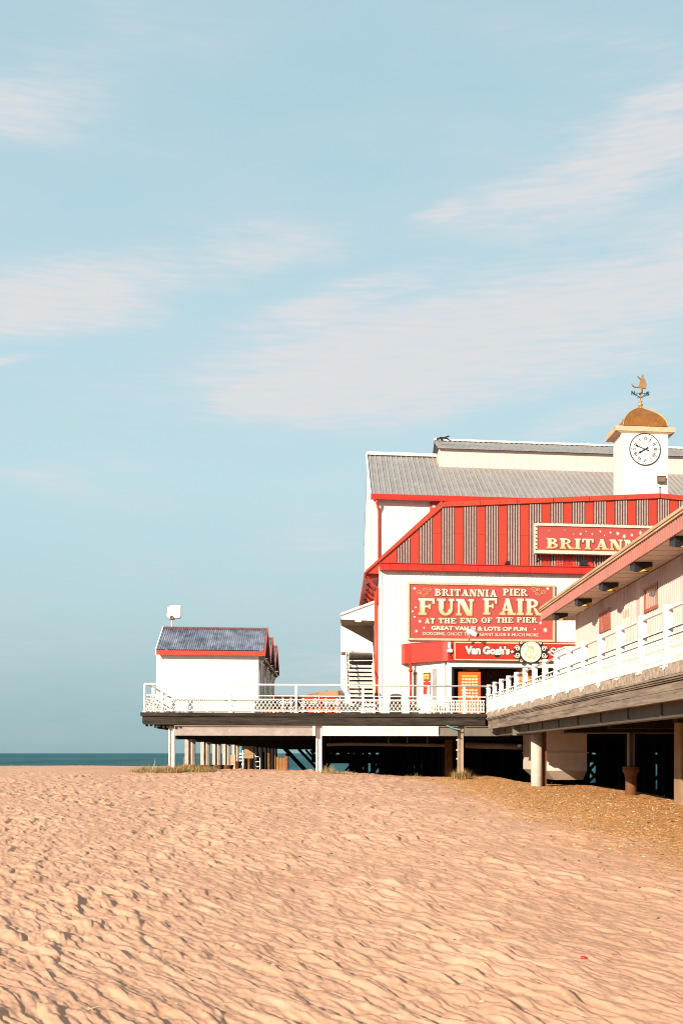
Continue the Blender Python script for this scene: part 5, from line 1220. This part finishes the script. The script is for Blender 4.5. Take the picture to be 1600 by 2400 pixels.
# ================================================================== CLOCK TOWER
def clock_tower():
    d = 4.6; x0, x1 = XP(1456, d), XP(1565, d); D = 1.4; cx = (x0 + x1) / 2; zb = ZP(1460, 1190, d); z = lambda py: ZP(1500, py, d)
    t = thing("clock_tower", "square white clock tower with copper dome rising behind the striped front", "clock tower", (cx, FY + FSL * cx + d + D / 2, zb))
    B = lambda n, mb, m, sm=False, par=None: mb.build(n, m, par or t, sm)
    b = MB(S); b.box(x0, x1, d, d + D, zb - .6, z(1009))
    zz = z(1015)
    while zz > z(1156):
        for x in (x0 + .05, x1 - .05): b.box(x - .012, x + .012, d - .008, d - .0, zz, zz + .03, 1)
        b.box(x0 - .008, x0, d + D - .1, d + D - .07, zz, zz + .03, 1); b.box(x0 - .008, x0, d + .05, d + .08, zz, zz + .03, 1)
        zz -= .082
    B("shaft", b, [WALLW, mat("rivet_grey", (.14, .12, .1), .5, .2, 5)])
    o = .30; o2 = .22
    zc0 = ZP(1500, 1016, d); zc2 = ZP(1500, 1010, d - .1); zc3 = ZP(1500, 998.5, d - .1); z2 = lambda py: ZP(1500, py, d + D / 2)
    b = MB(S)
    def fr(za, ea, zb_, eb):
        P = []
        for zz, e in ((za, ea), (zb_, eb)): P += [(x0 - e, d - e * .3, zz), (x1 + e, d - e * .3, zz), (x1 + e, d + D + e, zz), (x0 - e, d + D + e, zz)]
        b.add(P, [(0, 1, 5, 4), (1, 2, 6, 5), (2, 3, 7, 6), (3, 0, 4, 7), (0, 3, 2, 1), (4, 5, 6, 7)])
    fr(zc0, .02, zc2 - .002, o - .05); cor = B("cornice_soffit", b, TRIMW)
    b = MB(S); fr(zc2, o, zc3, o + .02); B("cornice", b, TRIMW)
    # four-sided curved dome
    hx, hy = (XP(1554, d) - XP(1450, d)) / 2, D / 2 + .12; H = z2(955) - zc3; cy = d + D / 2
    n = 14; rows = []; w = 8
    for i in range(n + 1):
        q = i / n; k = max(.05, 1 - q ** 2.1); rows.append((k, zc3 + .01 + H * q))
    b = MB(S)
    for (k0, q0), (k1, q1) in zip(rows[:-1], rows[1:]):
        A = [(cx - hx * k0, cy - hy * k0, q0), (cx + hx * k0, cy - hy * k0, q0), (cx + hx * k0, cy + hy * k0, q0), (cx - hx * k0, cy + hy * k0, q0)]
        C = [(cx - hx * k1, cy - hy * k1, q1), (cx + hx * k1, cy - hy * k1, q1), (cx + hx * k1, cy + hy * k1, q1), (cx - hx * k1, cy + hy * k1, q1)]
        b.add(A + C, [(0, 1, 5, 4), (1, 2, 6, 5), (2, 3, 7, 6), (3, 0, 4, 7)])
    dome = B("dome", b, COPPER)
    for sx in (-1, 1):
        for sy in (-1, 1):
            b = MB(S); b.tube([(cx + sx * hx * k * .995, cy + sy * hy * k * .995, q) for k, q in rows], .028, 6); B("rib", b, mat("bright_copper_rib", (.55, .27, .09), .4, .1, 5, metal=.4), True, dome)
    xf = XP(1502, d); b = MB(S); zf = zc3 + H
    b.lathe([(.13, -.03), (.06, .02), (.05, .06), (.11, .1), (.12, .15), (.06, .2), (.05, .24), (.09, .27), (.09, .3), (.03, .36)], (cx, cy, zf - .02), 12); B("finial", b, GOLDB, True)
    # clock face
    kx, kz, R = XP(1510.5, d), z(1053), (XP(1547, d) - XP(1474, d)) / 2
    b = MB(S); b.disc(kx, kz, R * .965, d - .03, d - .001, 56); face = B("clock_face", b, mat("white_clock_face", (.80, .78, .75), .4, .02, 2))
    b = MB(S)
    N_ = 64; P = []
    for rr in (R, R * .95):
        for yy in (d - .045, d - .001): P += [(kx + rr * cos(2 * pi * i / N_), yy, kz + rr * sin(2 * pi * i / N_)) for i in range(N_)]
    f = []
    for i in range(N_):
        j = (i + 1) % N_; f += [(i, j, 2 * N_ + j, 2 * N_ + i), (i, N_ + i, N_ + j, j), (2 * N_ + i, 2 * N_ + j, 3 * N_ + j, 3 * N_ + i)]
    b.add(P, f); B("clock_rim", b, DARKM)
    b = MB(S)
    for i in range(60):
        a = 2 * pi * i / 60; r = R * .87; x, zz = kx + r * sin(a), kz + r * cos(a); s = .022 if i % 5 == 0 else .009; b.prism([(x - s, zz - s), (x + s, zz - s), (x + s, zz + s), (x - s, zz + s)], d - .035, d - .0305)
    B("minute_marks", b, DARKM, par=face)
    b = MB(S)
    for i, s in enumerate(("XII", "I", "II", "III", "IIII", "V", "VI", "VII", "VIII", "IX", "X", "XI")):
        a = 2 * pi * i / 12; r = R * .67; h = R * .22; w = {1: .06, 2: .13, 3: .2, 4: .24}[len(s)] * R / .5 * .55 + (.05 if s in ("V", "X") else 0)
        x, zz = kx + r * sin(a), kz + r * cos(a); font_text(b, s, x - w / 2, x + w / 2, zz - h / 2, zz + h / 2, d - .036, .03, 0, -a, (x, zz))
    B("numerals", b, mat("brown_numerals", (.06, .035, .02), .5, .2, 6), par=face)
    def hand(name, ang, L, w, tail, dd):
        c, s = cos(ang), sin(ang); b = MB(S)
        loc = [(-w * .6, -tail), (0, -tail * .85), (w * .6, -tail), (w * .35, -.04), (w * .4, L * .55), (w * .9, L * .68), (w * .3, L * .78), (0, L), (-w * .3, L * .78), (-w * .9, L * .68), (-w * .4, L * .55), (-w * .35, -.04)]
        b.prism([(kx + a * c + e * s, kz - a * s + e * c) for a, e in loc], dd, dd + .012); B(name, b, DARKM, par=face)
    hand("minute_hand", radians(291), R * .86, .045, R * .28, d - .07); hand("hour_hand", radians(239), R * .55, .07, R * .26, d - .055)
    b = MB(S); xa, xb = XP(1539, d), XP(1557, d); b.box(xa, xb, d - .16, d - .001, z(1131), z(1117)); b.box(xa - .02, xb + .02, d - .18, d - .005, z(1117) + .001, z(1116)); lm = B("wall_lamp", b, mat("brown_lamp_case", (.10, .07, .045), .5, .2, 5))
    b = MB(S); b.box(xa + .03, xb - .03, d - .168, d - .161, z(1129), z(1119)); B("lamp_glass", b, mat("brown_lamp_glass", (.22, .13, .07), .2, .1, 5), par=lm)
    # weather vane
    zv = zf + .30; v = thing("weather_vane", "iron weather vane with a copper seated figure on the clock tower's dome", "weather vane", S((cx, cy, zv)))
    Bv = lambda n, mb, m, sm=False: mb.build(n, m, v, sm)
    zp = z2(893); za = z2(921.5)
    b = MB(S); b.tube([(cx, cy, zv), (cx, cy, zp)], .028, 8); Bv("pole", b, mat("pale_vane_pole", (.35, .22, .15), .5, .2, 5), True)
    L = (XP(1521, d) - XP(1480, d)) / 2
    b = MB(S); b.tube([(cx - L * .72, cy, za), (cx + L * .72, cy, za)], .014, 6); b.tube([(cx, cy - L * .6, za), (cx, cy + L * .6, za)], .014, 6); b.lathe([(.01, -.07), (.045, -.05), (.05, 0), (.02, .05)], (cx, cy, za - .02), 8)
    for s_ in (-1, 1):
        scroll(b, cx + s_ * .21, za - .10, s_ * .09, .06, cy, .012, 1.3); scroll(b, cx + s_ * .09, za - .19, -s_ * .06, .05, cy, .012, 1.2); b.tube([(cx + s_ * .03, cy, za - .2), (cx + s_ * .3, cy, za - .03)], .012, 5)
    b.box(cx + .06, cx + .10, cy - .02, cy + .02, za, z2(911)); Bv("compass_arms", b, DARKM)
    h = .19
    for s_, xc in (("N", cx - L * .86), ("S", cx + L * .86)):
        b = MB(S); font_text(b, s_, xc - .075, xc + .075, za - h / 2, za + h / 2, cy - .01, .045); font_text(b, s_, xc - .075, xc + .075, za - h / 2, za + h / 2, cy + .012, .045); Bv("compass_letter", b, DARKM)
    q = lambda px, py: (XP(px, d + D / 2) - XP(1502, d + D / 2) + cx, z2(py))
    b = MB(S); b.prism([q(*p) for p in ((1482, 899), (1483.5, 903), (1490, 906.5), (1497, 907), (1500, 899), (1501, 893), (1503, 889), (1500, 888), (1495, 882), (1496, 881.5), (1501, 885.5), (1504.5, 886), (1504.5, 880), (1506, 878.3), (1508.5, 878.3), (1509.5, 881), (1509, 885), (1512.5, 889), (1514.5, 895), (1516.5, 901), (1515, 911), (1508, 909.5), (1500, 908.8), (1488, 908.3), (1483.5, 905.5), (1481, 900))], cy - .04, cy + .04); Bv("figure", b, COPF)
clock_tower()
x = XP(1547, DS); o = MB(S).tube([(x, DS + .05, ZP(1547, 1160, DS)), (x, DS + .05, ZP(1547, 1144, DS))], .025, 6); o.lathe([(.01, 0), (.045, .02), (.045, .05), (.01, .07)], (x, DS + .05, ZP(1547, 1144, DS)), 8)
tag(o.build("parapet_spike", DARKM), "short black spike on the parapet's peak below the clock", "spike")

# ================================================================== LONG PIER HALL on the right
def pier_hall():
    X = 7.82; Y1, Y0 = 34.7, -16; XF = 6.97; YF = 36.0; zs = 6.10; zf0, zf1 = 6.09, 6.40
    h = thing("pier_hall", "long low hall on the right with pink ribbed wall and salmon eaves", "hall", (X, Y1, ZD))
    B = lambda n, mb, m, sm=False, par=None: mb.build(n, m, par or h, sm)
    b = MB(); b.box(X, 22, Y0, Y1, ZD, zs - .02)
    # ribbed cladding: bays of slats leaning one way then the other
    y = Y1 - .04; k = 0
    while y > 4:
        lean = .22 if (k // 26) % 2 else -.22
        b.add([(X - .035, y + .01, ZD), (X - .035, y + .04, ZD), (X - .035, y + .04 + lean, zs - .03), (X - .035, y + .01 + lean, zs - .03), (X, y - .012, ZD), (X, y + .057, ZD), (X, y + .057 + lean, zs - .03), (X, y - .012 + lean, zs - .03)], [(0, 1, 2, 3), (0, 4, 5, 1), (1, 5, 6, 2), (2, 6, 7, 3), (3, 7, 4, 0)]) if Y1 - .3 > y or lean < 0 else None
        y -= .14; k += 1
    B("wall", b, PINKW)
    b = MB(); b.box(XF + .05, X - .001, Y0, YF, zs, zs + .05); b.box(X + .0, 21.9, Y1 + .01, YF, zs, zs + .05)
    for yy in np.arange(Y0, YF, .6): b.box(XF + .06, X - .03, yy, yy + .012, zs - .008, zs - .001)
    B("soffit", b, SOFF)
    b = MB(); b.box(XF, XF + .048, Y0, YF, zf0, zf1)
    for yy in np.arange(4, YF, .16): b.box(XF - .012, XF - .001, yy, yy + .09, zf0 + .004, zf1)
    b.box(XF + .05, 22, YF - .04, YF, zf0 + .002, zf1); B("fascia", b, FASC)
    b = MB(); b.box(XF - .05, XF + .03, Y0, YF + .03, zf1 + .002, zf1 + .05); b.box(XF - .075, XF + .03, Y0, YF + .04, zf1 + .056, zf1 + .11); b.box(XF - .03, XF + .03, Y0, YF + .02, zf1 + .115, zf1 + .16)
    b.box(XF - .02, XF + .03, YF + .001, YF + .04, zf0, zf1); B("edge_board", b, EDGE)
    b = MB(); b.prism([(XF, zf1 + .12), (15, zf1 + .8), (22.5, zf1 + .12), (22.5, zf1 + .02), (XF, zf1 + .02)], Y0, YF - .05); B("roof", b, ROOFG)
    for i, (ya, yb) in enumerate(((30.2, 31.3), (25.75, 26.75), (20.6, 21.6), (15.5, 16.5), (10.4, 11.4))):
        z0, z1 = 5.2, 5.68
        b = MB(); b.box(X - .06, X - .001, ya - .06, yb + .06, z0 - .08, z0); b.box(X - .06, X - .001, ya - .06, yb + .06, z1, z1 + .06); b.box(X - .055, X - .001, ya - .05, ya, z0 + .001, z1 - .001); b.box(X - .055, X - .001, yb, yb + .05, z0 + .001, z1 - .001)
        w = B("window", b, SHUT)
        b = MB()
        if i == 0:
            b.box(X - .03, X - .002, ya + .001, yb - .001, z0 + .001, z1 - .001)
            for q in np.arange(ya + .05, yb, .16): b.box(X - .045, X - .031, q, q + .1, z0 + .01, z1 - .01)
            B("shutter", b, SHUT, par=w)
        else: b.box(X - .03, X - .002, ya + .001, yb - .001, z0 + .001, z1 - .001); B("pane", b, mat("amber_reflection_pane", (.34, .10, .04), .12, .5, .9, spec=.8), par=w)  # orange reflection in dark glass, painted as the pane's colour
    o = MB(); o.box(X - .025, X - .002, 28.3, 28.9, 5.25, 5.45); B("vent_plate", o, mat("orange_patch", (.55, .25, .10), .6, .1, 3))
pier_hall()
def soffit_lamp():
    XF = 6.97; ys = (34.3, 31.1, 28.2, 25.2, 22.2); labs = ("smallest soffit lamp, at the far tip of the salmon eaves", "soffit lamp second from the eaves' far tip, level with the first shuttered window", "middle lamp of the row under the salmon eaves", "second largest soffit lamp, above the amber window", "largest, nearest soffit lamp under the mauve end of the eaves")
    t = thing("soffit_lamp", labs[0], "lamp", (XF + .1, ys[0], 6.09), "wedge lamps under the salmon eaves")
    x0, x1, y = XF + .0, XF + .5, ys[0]
    b = MB(); b.prism([(y - .2, 6.095), (y + .2, 6.095), (y + .2, 5.96), (y - .17, 5.87)], x0 + .06, x1 - .1, axis='x'); b.box(x0 + .1, x1 - .02, y - .2, y + .2, 5.96, 6.093); b.build("housing", DARKM, t)
    b = MB(); b.add([(x0 + .1, y + .205, 5.955), (x0 + .1, y - .165, 5.863), (x1 - .06, y - .165, 5.92), (x1 - .06, y + .205, 5.958)], [(0, 1, 2, 3)]); b.add([(x1 - .097, y - .16, 5.88), (x1 - .015, y - .19, 5.955), (x1 - .015, y + .19, 5.955), (x1 - .097, y + .19, 5.94)], [(0, 1, 2, 3)])
    b.add([(x0 + .16, y - .205, 5.865), (x1 - .03, y - .215, 5.90), (x1 - .03, y - .215, 5.99), (x0 + .3, y - .21, 5.94)], [(0, 1, 2, 3)]); b.build("lens", LENS, t)
    for yy, l in zip(ys[1:], labs[1:]): dup(t, (0, yy - ys[0], 0), l)
soffit_lamp()
o = MB().box(7.1, 7.79, 32.9, 34.6, ZD, 4.86); o.box(7.07, 7.79, 32.87, 34.63, 4.862, 4.9); o.box(7.42, 7.44, 32.89, 32.899, ZD + .1, 4.8)
tag(o.build("cabinet", WHITE), "tall white cabinet against the pink hall's end, behind the walkway railing", "cabinet")

# ================================================================== UNDER THE PIER
def tank():
    Y0, Y1 = 39.6, 44.6; Xa, Xb = ray(1281) * Y0, ray(1375) * Y0; z = lambda py: EYE + (1766 - py) / F * Y0
    t = thing("steel_tank", "big white steel tank with tapered bottom hung beneath the pier", "tank", (Xa, Y0, z(1829)))
    zt, zs, zm, zb = ZD - .7, z(1766), z(1807), z(1829); i = .12
    b = MB(); b.box(Xa, Xb, Y0, Y1, zm, zt)
    b.build("body", mat("white_tank_steel", (.60, .52, .46), .6, .08, 2, dirt=(.4, .32, .27), dirt_amt=.4), t)
    b = MB(); b.add([(Xa + .002, Y0 + .002, zm - .002), (Xb - .002, Y0 + .002, zm - .002), (Xb - .002, Y1, zm - .002), (Xa + .002, Y1, zm - .002), (Xa + .35, Y0 + .3, zb), (Xb - .08, Y0 + .3, zb), (Xb - .08, Y1 - .3, zb), (Xa + .35, Y1 - .3, zb)], [(0, 1, 5, 4), (1, 2, 6, 5), (2, 3, 7, 6), (3, 0, 4, 7), (4, 5, 6, 7)])
    b.build("hopper_bottom", mat("grey_hopper", (.42, .34, .27), .6, .1, 2), t)
    b = MB(); b.box(Xa - .04, Xb + .06, Y0 - .04, Y0 + .001, zs, zs + .05); b.box(Xa - .04, Xa, Y0 + .002, Y1, zs, zs + .05); b.build("seam_flange", mat("tank_flange", (.5, .43, .38), .6, .1, 3), t)
    b = MB(); b.tube([(Xa - .1, Y0 + 2.5, zt - .1), (Xa - .25, Y0 + 3.2, zt + .05)], .06, 8); b.build("valve", STEELG, t)
tank()
def cable():
    d = .05; pts = []
    for k in np.linspace(0, 1, 12): pts.append((XP(1046 + 34 * k, d), d, ZP(1046, 1700 + 10 * sin(pi * k * .55) + (0 if k < .7 else 0), d)))
    o = MB(S).tube(pts, .03, 6); tag(o.build("cable_loop", TEAL, smooth=True), "teal cable loop sagging from the deck edge above the tan column", "cable")
cable()
def groyne():
    X = -6.2; specs = [(581, 1756, 13, 0), (604, 1763, 7, 1), (615, 1762, 10, 1), (627, 1766, 14, 0), (641, 1770, 8, 0), (650, 1774, 7, 0), (657, 1776, 7, 0), (664, 1777, 8, 0), (672, 1766, 10, 2)]
    labs = ["squat orange groyne post under the tan crate, left of the ladder", "thin dark groyne stake between the ladder and the grey post", "grey weathered groyne post right of the ladder", "thick orange groyne baulk with a rounded top, right of the grey post", "first narrow upright plank right of the thick orange baulk", "second narrow upright plank after the thick baulk", "third narrow upright plank, with a pale sunlit edge", "last narrow upright plank before the leaning reddish one", "reddish leaning groyne timber at the right end of the row"]
    g = mat("grey_groyne", (.13, .10, .07), .9, .4, 4, bump=.6)
    for (px, py, w, c), l in zip(specs, labs):
        k = ray(px); Y = X / k if px < 660 else 112; Y = min(max(Y, 74), 112); xx = k * Y; hw = w / F * Y / 2; zt = EYE + (1766 - py) / F * Y
        b = MB(); n = 7
        prof = [(hw * random.uniform(.93, 1.05), zt - 4 + 4 * i / n) for i in range(n)] + [(hw * .98, zt - .12), (hw * .7, zt)]
        if w < 9: b.prism([(xx - hw, zt - 4), (xx + hw, zt - 4), (xx + hw * .9, zt - .1), (xx + hw * .3, zt), (xx - hw * .8, zt - .06)], Y, Y + .25)
        else: b.lathe([(r, z - zt) for r, z in prof], (xx, Y, zt), 12)
        tag(b.build("groyne_post", (TIMBV, g, mat("red_timber", (.25, .09, .045), .9, .4, 4, bump=.6))[c]), l, "post", "timber groyne posts under the pier")
    Y = 72.0; xa, xb = ray(572) * Y, ray(594) * Y; zt, zb = EYE + (1766 - 1752) / F * Y, EYE + (1766 - 1778) / F * Y
    b = MB(); b.box(xa, xb, Y, Y + 1.2, zb, zt + .6); b.box(xa - .04, xb + .04, Y - .04, Y + 1.24, zb + .3, zb + .36); tag(b.build("crate", mat("tan_crate", (.33, .22, .12), .8, .15, 3, dirt=(.2, .12, .06), dirt_amt=.5)), "large tan box fixed under the deck above the orange post", "box")
    Y = 71.0; xa, xb = ray(598) * Y, ray(609) * Y
    t = thing("ladder", "small white ladder standing among the groyne timbers", "ladder", (xa, Y, 0))
    for x in (xa, xb): b = MB(); b.box(x - .025, x + .025, Y, Y + .05, -.8, EYE + .1); b.build("rail", WHITE, t)
    for i in range(6): b = MB(); zz = -.3 + .33 * i; b.box(xa + .026, xb - .026, Y + .005, Y + .045, zz, zz + .05); b.build("rung", WHITE, t)
    Y = 66.0; xa, xb = ray(539) * Y, ray(551) * Y; zt = EYE + (1766 - 1769) / F * Y
    b = MB(); b.box(xa, xb, Y, Y + .5, -.6, zt)
    for i in range(4): b.box(xa - .02, xb + .02, Y - .03, Y - .001, -.3 + .45 * i, -.2 + .45 * i)
    tag(b.build("beach_locker", mat("pale_peeling_wood", (.50, .36, .25), .8, .2, 6, dirt=(.35, .15, .07), dirt_amt=.8, dscale=(1, 1, 1))), "pale peeling wooden locker behind the rear left posts", "locker")
    Y = 70.0; xa, xb = ray(556) * Y, ray(571) * Y
    t = thing("beach_fence", "short white slatted fence left of the tan box under the deck", "fence", (xa, Y, 0))
    for i in range(4): b = MB(); zz = EYE + (1766 - 1793 + i * 8) / F * Y; b.box(xa, xb, Y, Y + .05, zz, zz + .1); b.build("slat", WHITE, t)
    for x in (xa + .02, xb - .1): b = MB(); b.box(x, x + .08, Y + .052, Y + .12, -.8, EYE + .2); b.build("post", WHITE, t)
groyne()

# ================================================================== GRASS AND SMALL THINGS ON THE SAND
GR = [mat("dry_grass_tan", (.42, .25, .09), .8, .25, 5), mat("dry_grass_green", (.22, .19, .07), .8, .25, 5), mat("dry_grass_pale", (.55, .45, .28), .8, .2, 5)]
def tuft(cx, cy, rx, ry, h, n, label, w=(.6, .3, .1), flat=0.4, seed=0):
    rnd = random.Random(seed); b = MB()
    for i in range(n):
        a = rnd.uniform(0, 2 * pi); q = sqrt(rnd.random()); x = cx + rx * q * cos(a); y = cy + ry * q * sin(a); z = sand_z(x, y) - .02
        hh = h * rnd.uniform(.35, 1.1) * (1 - .5 * q); l = rnd.uniform(.1, flat + .3) * hh * 1.6; t = rnd.uniform(-pi, pi); dx, dy = l * cos(t), l * sin(t) * .7
        s = rnd.uniform(.006, .013); m = rnd.choices((0, 1, 2), w)[0]
        ax, ay = -dy, dx; L = sqrt(ax * ax + ay * ay) + 1e-6; ax, ay = ax / L * s, ay / L * s
        P = []
        for k in (0, .4, .75, 1.0):
            px, py, pz = x + dx * k ** 1.8, y + dy * k ** 1.8, z + hh * (k - .25 * k * k * min(1, l / hh)); f = 1 - k * .9
            P += [(px - ax * f, py - ay * f, pz), (px + ax * f, py + ay * f, pz)]
        b.add(P, [(0, 1, 3, 2), (2, 3, 5, 4), (4, 5, 7, 6)], m)
    o = b.build("dune_grass", GR, loc=(cx, cy, sand_z(cx, cy))); tag(o, label, "grass tuft", "grass tufts along the foot of the pier")
def spot(px, py):                                   # sand point seen at a photo pixel
    Y = 5.0; k = ray(px)
    while Y < 60:
        if EYE + (1766 - py) / F * Y <= sand_z(k * Y, Y): break
        Y += .15
    return k * Y, Y
def grasses():
    def at(px, Y): return ray(px) * Y
    tuft(at(352, 39.6), 39.6, .75, .9, .36, 1500, "matted green and tan grass left of the first white column", (.5, .4, .1), .8, 1)
    tuft(at(395, 39.6), 39.6, .55, .8, .42, 1200, "brown matted grass round the foot of the first white column", (.75, .15, .1), .7, 2)
    tuft(at(450, 40.3), 40.3, 1.0, .7, .46, 1600, "tan grass between the first and third left posts", (.7, .2, .1), .6, 3)
    tuft(at(345, 41.4), 41.4, .35, .3, .85, 24, "few tall pale grass blades standing left of the first column", (.2, .2, .6), .5, 4)
    tuft(at(432, 41.6), 41.6, .3, .3, .6, 60, "taller straw tuft in front of the second left post", (.7, .1, .2), .3, 5)
    tuft(at(768, 41.0), 41.0, .35, .3, .5, 220, "upright pale grass right of the middle white column", (.4, .2, .4), .4, 6)
    tuft(at(805, 41.2), 41.2, .5, .3, .28, 160, "low greenish grass strip farther right of the middle white column", (.3, .5, .2), .4, 7)
    tuft(at(968, 41.2), 41.2, .35, .25, .36, 90, "sparse green sprig in front of the dark deck gap", (.3, .5, .2), .4, 8)
    tuft(at(1079, 41.2), 41.2, .36, .35, .62, 900, "bushy brown tuft round the foot of the tan column", (.65, .25, .1), .7, 9)
    tuft(at(1118, 41.4), 41.4, .5, .3, .25, 160, "low grey-green grass right of the bushy brown tuft", (.2, .5, .3), .5, 10)
grasses()
x, y = spot(1367, 2255); z = sand_z(x, y); b = MB(); b.lathe([(.022, 0), (.024, .006), (.02, .016), (.01, .02)], (x, y, z), 14)
tag(b.build("bottle_cap", mat("red_plastic_cap", (.6, .03, .012), .4, .1, 20), smooth=True), "small red plastic cap lying on the sand at lower right", "bottle cap")
for i, (px, py, l, ang, lab) in enumerate(((228, 2370, .12, .5, "thin dry straw on the sand at the lower left"), (1080, 2212, .10, .9, "pale dry straw on the sand at the lower middle"), (873, 2087, .08, .2, "pale flat shell chip on the mid sand"))):
    x, y = spot(px, py); b = MB(); z = sand_z(x, y) + .012
    b.tube([(x - l / 2 * cos(ang), y - l / 2 * sin(ang), z), (x, y, z + .012), (x + l / 2 * cos(ang), y + l / 2 * sin(ang), z)], .004, 5)
    if i == 0: b.tube([(x - .06, y + .03, z), (x - .02, y - .05, z + .008)], .003, 5)
    tag(b.build("straw" if i < 2 else "shell", GR[2]), lab, "straw" if i < 2 else "shell")
